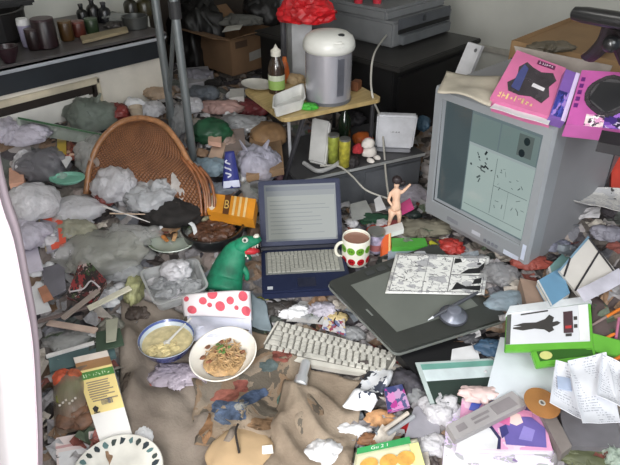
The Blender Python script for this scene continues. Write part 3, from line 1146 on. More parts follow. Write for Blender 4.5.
def heap(u, v):
    x, y = -.45 + u * 3.6, -.5 + v * 3.7
    y = min(y, YF + .01) if x < 1.5 else (min(y, 2.88) if x < 1.8 else y)
    z = ground(x, y)
    q = V((x, y, 0))
    return V((x, y, max(.004, z - .012 + .022 * mn.noise(q * 9) + .016 * mn.noise(q * 21) + .01 * mn.noise(q * 45))))


b = MB()
b.grid(heap, 230, 236)
o = b.build('litter_heap', m_lit, origin=V((0, 0, 0)))
tag(o, 'deep layer of loose litter and scraps covering the whole floor', 'litter', kind='stuff')

# loose scraps too many and too torn to count
b = MB()
rnd = random.Random(7)
for i in range(1100):
    px, py = rnd.uniform(15, 620), rnd.uniform(92, 465)
    if 120 < px < 345 and py > 340:
        continue
    p = G(px, py, rnd.uniform(0, .012))
    if p.y > YF - .04 and p.x < 1.5:
        continue
    sz = rnd.uniform(.015, .05)
    M = Matrix.Rotation(rnd.uniform(0, 6.3), 3, 'Z') @ Matrix.Rotation(rnd.uniform(-.7, .7), 3, 'X') @ Matrix.Rotation(rnd.uniform(-.6, .6), 3, 'Y')
    n = 3
    mi = rnd.choice([0, 0, 0, 1, 1, 2, 3, 4, 5, 6, 7, 7])
    g = [[b.bm.verts.new(p + M @ V(((a / n - .5) * sz * rnd.uniform(1.4, 1.7), (c / n - .5) * sz, rnd.uniform(0, .35) * sz))) for c in range(n + 1)] for a in range(n + 1)]
    for a in range(n):
        for c in range(n):
            f = b.bm.faces.new([g[a][c], g[a + 1][c], g[a + 1][c + 1], g[a][c + 1]])
            f.material_index = mi
o = b.build('paper_scraps', [mat('scrap%d' % i, c, .6, var=.2, vs=30) for i, c in enumerate([(172, 170, 172), (132, 128, 130), (66, 58, 56), (136, 108, 84), (112, 118, 124), (128, 74, 66), (88, 100, 82), (178, 170, 160)])], origin=V((0, 0, 0)))
tag(o, 'torn paper scraps and wrapper bits strewn over the litter', 'scraps', kind='stuff')

# ================================================================== CRT monitor
BL, BR = on_x(424, 211, 1.672), on_x(526, 266, 1.605)
BR.z = BL.z = .262
u = (BR - BL)
u.z = 0
wm = u.length
u.normalize()
nrm = V((-u.y, u.x, 0))
nrm = nrm if nrm.dot(V((1, 0, 0))) < 0 else -nrm        # faces the room (-x)
upv = (V((0, 0, 1)) + nrm * .055).normalized()
TLp = at_dist(437, 86, BL, .5)
hm = 0.505
mon = thing('crt_monitor', BL + u * wm / 2 - nrm * .2, 'big grey CRT monitor showing a drawing program, on the right', 'monitor')
FQ = Quad([BL, BR, BR + upv * hm, BL + upv * hm])
m_mon = mat('monitor_grey', (140, 144, 148), .45, var=.05, vs=3)
m_mon2 = mat('monitor_side', (130, 130, 133), .5, var=.06, vs=3)
# bezel ring
b = MB()
iu0, iu1, iv0, iv1 = .075, .925, .135, .935
fo = [(0, 0), (1, 0), (1, 1), (0, 1)]
fi = [(iu0, iv0), (iu1, iv0), (iu1, iv1), (iu0, iv1)]
fi2 = [(iu0 + .018, iv0 + .016), (iu1 - .018, iv0 + .016), (iu1 - .018, iv1 - .016), (iu0 + .018, iv1 - .016)]
rings = [[b.bm.verts.new(FQ.p(a, c, h)) for a, c in rg] for rg, h in ((fo, -.07), (fo, -.012), ([(a * .97 + .015, c * .97 + .015) for a, c in fo], 0), (fi, .001), (fi2, -.02))]
for A, B in zip(rings, rings[1:]):
    for i in range(4):
        j = (i + 1) % 4
        b.bm.faces.new([A[i], A[j], B[j], B[i]])
b.build('bezel', m_mon, mon)
b = MB()
b.tube([FQ.p(a, c, -.008) for a, c in fi + fi[:1]], .0045, 6)
b.build('screen_surround', mat('surround_black', (24, 27, 30), .4), mon)
# screen
m_scr = glow('screen_teal', (124, 142, 146), .62)


def scr(a, c):
    uu, vv = fi2[0][0] + a * (fi2[1][0] - fi2[0][0]), fi2[0][1] + c * (fi2[2][1] - fi2[0][1])
    return FQ.p(uu, vv, -.02)


b = MB()
b.grid(scr, 12, 12)
scn = b.build('screen', m_scr, mon, smooth='all')


def on_screen(name, poly, m, h):
    b = MB()
    ps = []
    n = len(poly)
    for i in range(n):
        a0, a1 = poly[i], poly[(i + 1) % n]
        for k in range(4):
            t = k / 4
            ps.append((a0[0] + (a1[0] - a0[0]) * t, a0[1] + (a1[1] - a0[1]) * t))
    f = b.bm.faces.new([b.bm.verts.new(scr(a, c) + FQ.n * h) for a, c in ps])
    return b.build(name, m, scn)


def rect(a0, c0, a1, c1):
    return [(a0, c0), (a1, c0), (a1, c1), (a0, c1)]


on_screen('tool_panel', rect(.0, .0, .3, 1), glow('scr_dark', (88, 102, 106), .62), .002)
on_screen('canvas_page', rect(.31, .02, .99, .70), glow('scr_page', (176, 194, 190), .74), .002)
on_screen('image_preview', rect(.31, .72, .60, .97), glow('scr_prev', (130, 150, 148), .66), .002)
on_screen('image_preview', rect(.615, .72, .98, .97), glow('scr_prev', (130, 150, 148), .66), .002)
on_screen('tool_bar', rect(.31, .69, .99, .715), glow('scr_bar', (176, 190, 190), .7), .003)
dk = glow('scr_ink', (44, 54, 58), .6)
rs = random.Random(5)
# the drawing: loose pen strokes
for (cx, cy, n_, spn) in ((.46, .53, 16, .06), (.72, .56, 6, .04), (.86, .5, 5, .04), (.9, .3, 4, .035), (.72, .28, 5, .05)):
    for i in range(n_):
        a = rs.uniform(0, 6.28)
        x, y = cx + rs.gauss(0, spn), cy + rs.gauss(0, spn)
        l, wd = rs.uniform(.008, .026), rs.uniform(.002, .006) * (1.7 if n_ > 10 else .7)
        dxs, dys = math.cos(a), math.sin(a)
        on_screen('pen_stroke', [(x - dxs * l - dys * wd, y - dys * l + dxs * wd), (x - dxs * l + dys * wd, y - dys * l - dxs * wd), (x + dxs * l + dys * wd, y + dys * l - dxs * wd), (x + dxs * l - dys * wd, y + dys * l + dxs * wd)], dk if n_ > 10 and i % 2 else glow('scr_ink2', (98, 112, 112), .62), .004)
for (x0, y0, x1, y1) in ((.62, .12, .625, .66), (.62, .4, .97, .405), (.33, .1, .97, .105), (.78, .12, .783, .4)):
    on_screen('panel_line', rect(x0, y0, x1, y1), glow('scr_line', (112, 126, 126), .66), .0035)
on_screen('palette', rect(.79, .76, .93, .95), glow('scr_pal', (110, 122, 120), .62), .003)
for (cx, cy) in ((.87, .9), (.84, .79)):
    on_screen('colour_dot', ell(cx, cy, .03, .035, 10), dk, .004)
# housing: case behind the bezel, then the tapered tube cover
b = MB()
g0 = [FQ.p(a, c, -.07) for a, c in fo]
g1 = [FQ.p(a, c, -.42) for a, c in ((.0, .01), (1, .01), (1, .995), (0, .995))]
b.hexa(g1, g0)
b.build('front_case', m_mon2, mon)
b = MB()
g2 = [FQ.p(a, c, -.42) for a, c in ((.015, .02), (.985, .02), (.985, .985), (.015, .985))]
g3 = [FQ.p(a, c, -.6) for a, c in ((.1, .06), (.9, .06), (.9, .92), (.1, .92))]
b.hexa(g3, g2)
b.build('rear_case', mat('monitor_rear', (116, 114, 117), .5, var=.06, vs=3), mon)
b = MB()
sq = [FQ.p(a, c, -.418) for a, c in ((-.002, .01), (1.002, .01), (1.002, .997), (-.002, .997))]
b.tube(sq + [sq[0]], .003, 6)
b.build('seam', mat('seam_dark', (50, 50, 54), .6), mon)
MB().box(FQ.p(.5, 0, -.16) - V((0, 0, .02)), (.26, .26, .05), rotz(math.atan2(nrm.y, nrm.x)), bev=.01).build('foot', m_mon2, mon)
for a0, a1, c0, c1, cl in ((.80, .93, .02, .055, (186, 192, 206)), (.50, .58, .045, .075, (176, 180, 188)), (.25, .36, .045, .075, (120, 122, 130))):
    decal('sticker', FQ, mat('stk%d' % cl[0], cl, .4), mon, a0, c0, a1, c1)
for i in range(4):
    decal('button', FQ, mat('btn_mon', (110, 112, 120), .4), mon, .62 + i * .035, .035, .64 + i * .035, .055, h=.004, t=.004)
lq = FQ
decal('bezel_light', FQ, mat('bezel_strip', (196, 204, 222), .35), mon, .945, .05, .975, .17, label='pale sticker at the lower right corner')

# ================================================================== laptop
LZ = .2
hl, hr = W(261, 250, LZ), W(343, 246, LZ)
fl = W(245, 294, LZ)
ux = (hr - hl).normalized()
lw = (hr - hl).length
uy = V((-ux.y, ux.x, 0))
uy = uy if uy.dot(fl - hl) > 0 else -uy
dep = (fl - hl).dot(uy)
lap = thing('laptop', (hl + hr) / 2 + uy * dep / 2 - V((0, 0, .032)), 'dark blue laptop with open screen beside the mug', 'laptop')
m_nav = mat('laptop_navy', (29, 36, 62), .5, var=.06, spec=.25)
LQ = Quad([hl + uy * dep, hr + uy * dep, hr, hl])
bb = slab_mb(LQ, .032)
bmesh.ops.bevel(bb.bm, geom=list(bb.bm.edges), offset=.006, segments=2, affect='EDGES')
bb.build('base', m_nav, lap, smooth=True)
kd = decal('keyboard_deck', LQ, mat('deck_grey', (112, 114, 112), .5), lap, .05, .38, .95, .9, h=.002)
b = MB()
ax = (LQ.c[1] - LQ.c[0]).normalized()
ay = (LQ.c[3] - LQ.c[0]).normalized()
MK = Matrix((ax, ay, LQ.n)).transposed()
for r_ in range(6):
    x = .07
    while x < .92:
        wd = .052 if r_ else .046
        if r_ == 5 and .3 < x < .5:
            wd = .26
        if x + wd > .94:
            break
        b.box(LQ.p(x + wd / 2, .86 - r_ * .082, .004), (lw * (wd - .008), dep * .068, .005), MK, bev=0)
        x += wd
b.build('keys', mat('key_grey', (150, 150, 142), .5, var=.05), kd)
decal('touchpad', LQ, mat('pad_navy', (30, 34, 52), .3), lap, .4, .08, .6, .28, h=.0015)
decal('sticker', LQ, mat('stk_pale', (180, 184, 190), .4), lap, .06, .06, .12, .12)
lidh = .255
tl = at_dist(261, 181, hl, lidh)
uz = (tl - hl)
uz -= ux * uz.dot(ux)
uz.normalize()
SQ = Quad([hl + uz * .006, hr + uz * .006, hr + uz * lidh, hl + uz * lidh])
bb = slab_mb(SQ, .014)
bmesh.ops.bevel(bb.bm, geom=list(bb.bm.edges), offset=.004, segments=2, affect='EDGES')
lid = bb.build('screen_lid', m_nav, lap, smooth=True)
dp = decal('display', SQ, glow('lap_lcd', (116, 122, 126), .62), lid, .07, .09, .94, .93, h=.001)
decal('window_page', SQ, glow('lap_page', (140, 144, 138), .74), lid, .1, .12, .92, .76, h=.0018)
decal('title_bar', SQ, glow('lap_title', (88, 96, 112), .6), lid, .09, .84, .93, .9, h=.0018)
for i in range(9):
    w_ = rs.uniform(.3, .75)
    decal('text_line', SQ, glow('lap_txt', (118, 124, 126), .6), lid, .13, .68 - i * .06, .13 + w_, .69 - i * .06, h=.0024)
MB().tube([hl + V((0, 0, .004)), hr + V((0, 0, .004))], .009, 10).build('hinge', mat('hinge_dark', (24, 27, 40), .4), lap)

# ================================================================== pen tablet, page and pen
TQ = Quad([W(396, 352, .185), W(508, 317, .2), W(436, 243, .235), W(327, 282, .215)])
tab = thing('pen_tablet', TQ.ctr - V((0, 0, .03)), 'large dark grey pen tablet lying in front of the monitor', 'pen tablet')
m_tab = mat('tablet_dark', (54, 56, 53), .35, var=.08)
b = MB()
cor = []
for (cu_, cv, a0) in ((.05, .05, PI), (.95, .05, 1.5 * PI), (.95, .95, 0), (.05, .95, .5 * PI)):
    cor += [(cu_ + .05 * math.cos(a0 + i * PI / 10), cv + .05 * math.sin(a0 + i * PI / 10)) for i in range(6)]
cor2 = [(.5 + (a - .5) * 1.012, .5 + (c - .5) * 1.012) for a, c in cor]
b.hexa([TQ.p(a, c, -.024) for a, c in cor], [TQ.p(a, c, -.0) for a, c in cor])
b.build('tablet_frame', m_tab, tab)
b = MB()
b.hexa([TQ.p(a, c, -.02) for a, c in cor2], [TQ.p(a, c, -.012) for a, c in cor2])
b.build('clear_rim', mat('rim_clear', (120, 124, 120), .2, coat=.5), tab)
decal('active_area', TQ, mat('tablet_area', (102, 106, 100), .45, var=.05), tab, .13, .19, .86, .86, h=.0015)
decal('logo', TQ, mat('logo_grey', (110, 114, 110), .4), tab, .07, .44, .085, .53, h=.0015)
for i in range(5):
    decal('express_key', TQ, mat('key_dark', (60, 62, 62), .4), tab, .3 + i * .1, .9, .37 + i * .1, .95, h=.003, t=.003)
q = Quad([TQ.p(*uv, .004) for uv in ((0, 0), (1, 0), (1, 1), (0, 1))])


def tab_pt(px, py, h=.004):
    return on_plane(px, py, TQ.ctr + TQ.n * h, TQ.n)


mq = Quad([tab_pt(385, 294), tab_pt(484, 296), tab_pt(489, 259), tab_pt(396, 254)])


def mfn(a, c):
    p_ = mq.p(a, c)
    return p_ + mq.n * (.001 + .003 * (1 + mn.noise(p_ * 9)) + .012 * max(0, c - .85) * 4 * a)


b = MB()
b.grid(mfn, 16, 16, .0012)
o = b.build('comic_page', manga('comic_ink', (216, 216, 212), (40, 40, 42)), smooth='all')
tag(o, 'black and white comic page lying across the pen tablet', 'paper')
m_bk, m_gy, m_lg = mat('ink_black', (26, 26, 28), .6), mat('ink_mid', (96, 96, 98), .6), mat('ink_light', (168, 168, 168), .6)
mq.layer = 6


def on_page(poly, m, nm):
    b = MB()
    f = [mfn(a, c) + mq.n * .0022 for a, c in poly]
    b.bm.faces.new([b.bm.verts.new(v) for v in f])
    return b.build(nm, m, o)


for a0, c0, a1, c1 in ((.03, .94, .97, .955), (.03, .05, .97, .065), (.03, .05, .036, .95), (.62, .05, .628, .95), (.965, .05, .97, .95), (.63, .48, .97, .5), (.36, .05, .364, .95)):
    on_page([(a0, c0), (a1, c0), (a1, c1), (a0, c1)], m_gy, 'panel_line')
for pl_ in ([(.72, .52), (.96, .56), (.96, .86), (.9, .7), (.8, .66)], [(.66, .1), (.78, .14), (.95, .1), (.95, .24), (.8, .2), (.7, .3)], [(.86, .26), (.95, .3), (.95, .44), (.88, .4)], [(.64, .78), (.72, .84), (.7, .92), (.64, .92)]):
    on_page(pl_, m_bk, 'ink_patch')
for i in range(26):
    cx, cy = rs.gauss(.3, .14), rs.gauss(.5, .16)
    if not .06 < cx < .6 or not .1 < cy < .9:
        continue
    a = rs.uniform(0, 6.28)
    l, w_ = rs.uniform(.02, .06), rs.uniform(.004, .012)
    dx_, dy_ = math.cos(a), math.sin(a)
    on_page([(cx - dx_ * l, cy - dy_ * l), (cx + dy_ * w_, cy - dx_ * w_), (cx + dx_ * l, cy + dy_ * l), (cx - dy_ * w_, cy + dx_ * w_)], m_gy if i % 3 else m_bk, 'pen_stroke')
c = tab_pt(453, 316)
k = K(c)
MT = Matrix((ax, ay, TQ.n)).transposed()
MT = TQ.n.to_track_quat('Z', 'Y').to_matrix()
st = thing('pen_stand', c, 'grey cone shaped pen stand at the tablet corner', 'pen stand')
MB().lathe([(0, 0), (13 * k, 0), (13.5 * k, .004), (8 * k, .018), (7 * k, .03), (5 * k, .033), (0, .03)], c, 24, M=MT).build('stand_body', mat('stand_grey', (120, 124, 136), .35, metal=.3), st, smooth=True)
MB().lathe([(14.2 * k, .0), (14.2 * k, .005), (13 * k, .006)], c, 24, M=MT).build('base_ring', mat('stand_base', (66, 68, 76), .4), st)
a, e = tab_pt(428, 320, .016), tab_pt(478, 292, .05)
pen = thing('stylus', (a + e) / 2, 'grey stylus pen lying across the pen stand', 'stylus')
mid = a.lerp(e, .5)
MB().tube([a.lerp(e, .1), a.lerp(e, .2), a.lerp(e, .45), a.lerp(e, .9), e], [.004, .0055, .0068, .0055, .004], 12).build('pen_barrel', mat('stylus_dark', (66, 68, 74), .35), pen, smooth=True)
MB().tube([a, a.lerp(e, .1)], [.0012, .004], 10).build('pen_tip', mat('stylus_tip', (206, 210, 216), .3), pen)

# ================================================================== mug
p = G(355, 263, .012)
k = K(p)
mug = thing('mug', p, 'white mug with green and red dots full of coffee beside the laptop', 'mug')
mr, mh = 13.8 * k, 29 * k
MB().lathe([(0, 0), (mr * .92, 0), (mr * .96, .004), (mr, .02), (mr, mh - .003), (mr * .97, mh), (mr * .92, mh - .003), (mr * .9, .008), (0, .008)], p, 36).build('mug_body', mat('mug_white', (222, 220, 206), .25, var=.03, coat=.4), mug, smooth=True)
MB().lathe([(0, 0), (mr * .93, 0)], p + V((0, 0, mh - .012)), 30).build('coffee', mat('coffee', (146, 108, 92), .2, var=.05), mug)
hp = []
for i in range(9):
    t = -PI / 2 + PI * i / 8
    hp.append(p - RT * (mr * .97 + .024 * math.cos(t)) - HD * .008 + V((0, 0, mh * .5 + mh * .3 * math.sin(t))))
MB().tube(curve_pts(hp, 3), .006, 10).build('handle', mat('mug_white', (222, 220, 206), .25), mug, smooth=True)


def on_mug(cx, cy, rx, m, nm):
    b = MB()
    vs = []
    for i in range(18):
        a = 2 * PI * i / 18
        th = (cx + rx * math.cos(a)) / mr
        z_ = cy + rx * math.sin(a)
        d_ = -HD * math.cos(th) + RT * math.sin(th)
        vs.append(b.bm.verts.new(p + d_ * (mr + .0008) + V((0, 0, z_))))
    cc = b.bm.verts.new(p + (-HD * math.cos(cx / mr) + RT * math.sin(cx / mr)) * (mr + .0012) + V((0, 0, cy)))
    for i in range(18):
        b.bm.faces.new([cc, vs[i], vs[(i + 1) % 18]])
    return b.build(nm, m, mug)


mg, mgd, mrd, mrl = mat('mug_green', (104, 156, 48), .3), mat('mug_green_dark', (58, 112, 30), .3), mat('mug_red', (170, 24, 34), .3), mat('mug_red_dark', (92, 12, 20), .3)
for cx in (-.055, -.022, .012, .046):
    on_mug(cx, mh * .66, mr * .30, mg, 'green_dot')
    on_mug(cx, mh * .66, mr * .13, mgd, 'green_centre')
    on_mug(cx + .004, mh * .24, mr * .27, mrd, 'red_dot')
    on_mug(cx + .004, mh * .24, mr * .12, mrl, 'red_centre')

# ================================================================== keyboard on the blanket
KZ = .118
kc = [W(258, 351, KZ - .006), W(387, 376, KZ - .006), W(399, 355, KZ + .014), W(277, 320, KZ + .014)]
KQ = Quad(kc)
kb = thing('computer_keyboard', KQ.ctr - V((0, 0, .02)), 'grubby white compact keyboard lying on the blanket below the laptop', 'keyboard')
b = MB()
out = [(0, 0), (.15, -.05), (.35, -.1), (.65, -.1), (.85, -.05), (1, 0), (1, 1), (.5, 1.02), (0, 1)]
b.hexa([KQ.p(a, c, -.02) for a, c in out], [KQ.p(a, c, 0) for a, c in out])
bmesh.ops.bevel(b.bm, geom=[e for e in b.bm.edges], offset=.003, segments=2, affect='EDGES')
b.build('keyboard_case', mat('kb_case', (190, 187, 178), .5, var=.07, vs=14), kb, smooth=True)
decal('key_bed', KQ, mat('kb_bed', (104, 102, 96), .6), kb, .02, .06, .98, .98, h=.001)
b = MB()
ax2 = (KQ.c[1] - KQ.c[0]).normalized()
ay2 = KQ.n.cross(ax2).normalized()
MK2 = Matrix((ax2, ay2, KQ.n)).transposed()
kwid, khgt = (KQ.c[1] - KQ.c[0]).length, (KQ.c[3] - KQ.c[0]).length
for r_ in range(6):
    x = .03
    while x < .96:
        wd = .052
        if r_ == 5 and .3 < x < .42:
            wd = .2
        if r_ in (2, 3, 4) and x < .04:
            wd = .06 + .012 * r_
        if x + wd > .985:
            break
        v_ = .9 - r_ * .15
        c_ = KQ.p(x + wd / 2, v_, .0)
        hw, hh2 = kwid * (wd - .009) / 2, khgt * .118 / 2
        bt_ = [c_ + ax2 * (i * hw) + ay2 * (j * hh2) for i, j in ((-1, -1), (1, -1), (1, 1), (-1, 1))]
        tp_ = [c_ + ax2 * (i * hw * .78) + ay2 * (j * hh2 * .74 + .001) + KQ.n * .008 for i, j in ((-1, -1), (1, -1), (1, 1), (-1, 1))]
        b.hexa(bt_, tp_)
        x += wd
b.build('keys', mat('kb_keys', (178, 176, 168), .5, var=.1, vs=30), kb)

# ================================================================== bowls
c = G(227, 368, .02)
k = K(c)
br = 33 * k
nb = thing('noodle_bowl', c, 'white bowl of fried noodles on the blanket', 'bowl')
Mb = Matrix.Rotation(.12, 3, RT) @ Matrix.Rotation(-.12, 3, HD)
MB().lathe([(0, 0), (br * .55, 0), (br * .62, .006), (br * .9, .035), (br * 1.0, .05), (br * 1.02, .052), (br * .985, .053), (br * .86, .036), (br * .58, .012), (0, .008)], c, 44, M=Mb).build('bowl_body', mat('bowl_white', (226, 222, 212), .3, var=.03, coat=.3), nb, smooth=True)
b = MB()
rs = random.Random(3)
b.blob(c + V((0, 0, .02)) - HD * .006 - RT * .004, (br * .58, br * .58, .016), 4, .2, 3, 3, .4)
for i in range(150):
    a, rr = rs.uniform(0, 6.28), br * .54 * math.sqrt(rs.random())
    q0 = c + Mb @ V((rr * math.cos(a) - .004, rr * math.sin(a) - .006, .028 + .02 * (1 - (rr / br / .6) ** 2) + rs.uniform(-.004, .006)))
    ps = [q0]
    dr = rs.uniform(0, 6.28)
    for j in range(5):
        dr += rs.uniform(-.9, .9)
        nx = ps[-1] + V((math.cos(dr) * .009, math.sin(dr) * .009, rs.uniform(-.003, .002)))
        if (nx - c).xy.length > br * .62:
            nx = ps[-1] + (c - ps[-1]).normalized() * .006 + V((0, 0, .002))
        ps.append(nx)
    b.tube(ps, .0017, 5)
o = b.build('noodles', mat('noodle', (178, 146, 104), .5, var=.25, vs=70), nb, smooth=True)
o['kind'] = 'stuff'
b = MB()
for i in range(9):
    b.blob(c + V((rs.gauss(.004, .01), rs.gauss(.012, .01), .05)), (.006, .005, .003), i, .3, 2, 2)
o = b.build('chopped_greens', mat('greens', (84, 116, 52), .6, var=.3, vs=60), nb)
o['kind'] = 'stuff'
b = MB()
for i in range(12):
    a = rs.uniform(0, 6.28)
    b.blob(c + V((rs.gauss(0, .028), rs.gauss(0, .028), .043)), (.009, .006, .004), i, .4, 2, 2)
o = b.build('meat_bits', mat('meat', (120, 78, 54), .6, var=.3, vs=60), nb)
o['kind'] = 'stuff'

c = G(170, 357, .014)
k = K(c)
br = 27.5 * k
sb = thing('soup_bowl', c, 'blue and white china bowl with leftover soup left of the noodles', 'bowl')
MB().lathe([(0, 0), (br * .45, 0), (br * .47, .01), (br * .8, .03), (br, .066)], c, 44).build('bowl_outside', mat('bowl_blue', (52, 66, 128), .25, var=.25, vs=30, coat=.5), sb, smooth=True)
MB().lathe([(br, .066), (br * 1.0, .069), (br * .965, .066), (br * .9, .05), (br * .7, .028), (0, .02)], c, 44).build('bowl_inside', mat('bowl_inner', (188, 198, 206), .25, var=.05, coat=.5), sb, smooth=True)
MB().lathe([(br * .985, .0695), (br * .935, .0625)], c, 44).build('rim_band', mat('rim_blue', (70, 86, 142), .25, coat=.5), sb, smooth=True)
MB().lathe([(0, .001), (br * .6, .001), (br * .9, -.001)], c + V((0, 0, .05)), 40).build('soup', mat('soup', (204, 190, 146), .2, var=.14, vs=40, coat=.4), sb, smooth=True)
b = MB()
for i in range(14):
    a, rr = rs.uniform(2.6, 5.0), br * rs.uniform(.2, .75)
    b.blob(c + V((rr * math.cos(a), rr * math.sin(a), .053)), (.012, .009, .004), i, .4, 2, 2)
o = b.build('soup_bits', mat('soup_bit', (206, 190, 140), .5, var=.25, vs=60), sb)
o['kind'] = 'stuff'
a, e = c + V((0, 0, .055)) - HD * .01, W(191, 318, .17)
o = MB().tube([a, a.lerp(e, .3), e], [.006, .004, .004], 8, flat=.6).build('spoon_handle' if False else 'spoon', mat('spoon_white', (214, 212, 204), .3, coat=.3), smooth=True)
tag(o, 'pale spoon standing in the blue soup bowl', 'spoon')
MB().blob(a - V((0, 0, .002)), (.016, .011, .003), 1, 0, 1, 3, .9, rotz(1.0), ridge=False).build('spoon_head', mat('spoon_white', (214, 212, 204), .3), o, smooth=True)

# ================================================================== milk carton
CQ = Quad([W(100, 442, .125), W(132, 434, .125), W(112, 364, .2), W(77, 372, .2)])
# lies tilted: front panel towards the camera, gable end away
ct = thing('juice_carton', CQ.ctr - CQ.n * .03, 'cream juice carton with green band and white foot at the lower left', 'carton')
b = slab_mb(CQ, .07)
b.build('carton_body', mat('carton_white', (226, 224, 220), .45, var=.02), ct)
decal('yellow_panel', CQ, mat('carton_cream', (230, 208, 140), .45, var=.05), ct, 0, .37, 1, 1, h=.0006)
decal('green_band', CQ, mat('carton_green', (76, 128, 62), .45), ct, .0, .86, 1, .965, h=.0012)
marks(CQ, mat('ink_pale', (196, 214, 180), .5), ct, .1, .885, .9, .94, 9, 5)
m_ink = mat('ink_taupe', (150, 134, 112), .6)
rs = random.Random(11)
for i in range(9):
    y = .8 - i * .034
    decal('print_line', CQ, m_ink, ct, .12 + rs.uniform(0, .05), y, rs.uniform(.6, .92), y + .014, h=.0014)
for i in range(14):
    x = .4 + i * .024
    decal('barcode_bar', CQ, mat('ink_blue', (84, 92, 120), .6), ct, x, .46, x + rs.choice([.007, .014]), .535, h=.0014)
decal('print_blot', CQ, mat('ink_dark', (40, 38, 40), .6), ct, poly=[(.1, .44), (.2, .47), (.28, .43), (.2, .38), (.12, .39)], h=.0014)
decal('print_line', CQ, mat('ink_dark', (40, 38, 40), .6), ct, .1, .365, .28, .378, h=.0014)
# gable
tu = (CQ.c[3] - CQ.c[0]).normalized()
a0, a1 = CQ.c[3], CQ.c[2]
b0, b1 = a0 - CQ.n * .07, a1 - CQ.n * .07
m0, m1 = (a0 + b0) / 2 + tu * .045, (a1 + b1) / 2 + tu * .045
b = MB()
b.quad([a0, a1, m1, m0])
b.quad([b1, b0, m0, m1])
b.bm.faces.new([b.bm.verts.new(v) for v in (a0, m0.lerp(m1, .3), b0)])
b.bm.faces.new([b.bm.verts.new(v) for v in (a1, b1, m0.lerp(m1, .7))])
b.build('gable_top', mat('carton_gable', (186, 140, 96), .5, var=.1), ct)
b = MB()
b.hexa([m0 - CQ.n * .002, m1 - CQ.n * .002, m1 + CQ.n * .002, m0 + CQ.n * .002], [v + tu * .02 for v in (m0 - CQ.n * .002, m1 - CQ.n * .002, m1 + CQ.n * .002, m0 + CQ.n * .002)])
b.build('top_seal', mat('carton_seal', (216, 206, 196), .5), ct)

# ================================================================== clear food tray, pan, carton etc.
q = Quad([W(156, 305, .215), W(208, 287, .215), W(196, 258, .24), W(140, 271, .24)])
o = tray('takeaway_tray', q, .05, mat('tray_clear', (208, 210, 210), .18, film=.35, coat=.6), 'clear plastic takeaway tray with scraps left of the toy dinosaur', 'tray')
b = MB()
for i, (uu, vv, d_) in enumerate(((.3, .4, .03), (.62, .6, .034), (.45, .72, .028), (.75, .35, .03), (.25, .68, .026))):
    b.blob(q.p(uu, vv, -.03), (d_, d_ * .8, d_ * .5), i + 3, .5, 2.4, 3)
bb = b.build('crumpled_film', mat('film_grey', (186, 188, 190), .25, film=.25, coat=.6), o)

c = G(214, 239, .004)
k = K(c)
pr_ = 30 * k
pan = thing('black_pan', c, 'round black cooking pan with brown leftovers above the toy dinosaur', 'pan')
MB().lathe([(0, 0), (pr_ * .85, 0), (pr_ * .97, .02), (pr_, .05), (pr_ * 1.04, .052), (pr_ * 1.03, .056), (pr_ * .96, .055), (pr_ * .92, .02), (pr_ * .8, .008), (0, .006)], c, 40).build('pan_body', mat('pan_black', (30, 30, 32), .3, coat=.5), pan, smooth=True)
b = MB()
for i in range(7):
    a = i * .9
    b.blob(c + V((math.cos(a) * pr_ * .4, math.sin(a) * pr_ * .4, .03)), (.035, .03, .016), i, .4, 2, 3)
o = b.build('leftovers', mat('leftover', (84, 56, 42), .5, var=.4, vs=30), pan)
o['kind'] = 'stuff'
MB().tube(curve_pts([c + HD * pr_ * 1.0 + RT * .02 + V((0, 0, .05)), c + HD * (pr_ + .05) + RT * .05 + V((0, 0, .07)), c + HD * (pr_ + .1) + RT * .08 + V((0, 0, .08))], 5), .01, 10, flat=.6).build('handle', mat('pan_black', (30, 30, 32), .35), pan)

# orange carton lying on its side
OQ = Quad([W(207, 211, .335), W(253, 219, .335), W(256, 199, .36), W(210, 193, .36)])
oc = thing('orange_carton', OQ.ctr - OQ.n * .03, 'orange and brown biscuit carton lying above the black pan', 'carton')
slab_mb(OQ, .05).build('carton_body', mat('carton_orange', (206, 136, 40), .4, var=.12), oc)
decal('dark_band', OQ, mat('carton_brown', (92, 56, 30), .4), oc, .34, .0, .47, 1)
text_on(OQ, 'B', mat('carton_pale', (214, 176, 96), .5), oc, .36, .28, .455, .72, h=.0022, rot=0)
for x in (.54, .66, .78):
    decal('pale_stripe', OQ, mat('carton_pale2', (214, 184, 128), .5), oc, x, .0, x + .05, 1)
decal('white_end', OQ, mat('carton_end', (226, 212, 190), .5), oc, poly=ell(.09, .5, .085, .42))
# blue pouch standing
BQ = Quad([W(222, 190, .3), W(241, 188, .3), W(234, 151, .42), W(225, 152, .42)])
bp = thing('detergent_pouch', BQ.ctr - BQ.n * .02, 'standing blue refill pouch with white swirls behind the orange carton', 'pouch')


def pf(a, c):
    e = 1 - (2 * a - 1) ** 2
    return BQ.p(a, c, .016 * e * (1 - c * .8))


b = MB()
b.grid(pf, 10, 12, .002)
b.build('pouch_body', mat('pouch_blue', (46, 52, 122), .3, var=.12, coat=.5), bp, smooth='all')
for i in range(3):
    b = MB()
    b.tube([pf(.3 + .2 * math.sin(t * .5 + i), .3 + i * .17 + t * .016) + BQ.n * .002 for t in range(9)], .0035, 6)
    b.build('white_swirl', mat('swirl_white', (206, 208, 222), .4), bp)
decal('white_foot', BQ, mat('pouch_white', (196, 200, 220), .4), bp, .05, .02, .95, .2, h=.017)

# ================================================================== green toy dinosaur
dn_ = thing('toy_dinosaur', G(228, 287, 0), 'green toy dinosaur with open red mouth between pan and laptop', 'toy')
m_gr = mat('dino_green', (20, 118, 86), .6, var=.28, vs=16, bump=.8, bs=30)
base = W(230, 291, .18)
k = K(base)


def dp_(px, py, z):
    return W(px, py, z)


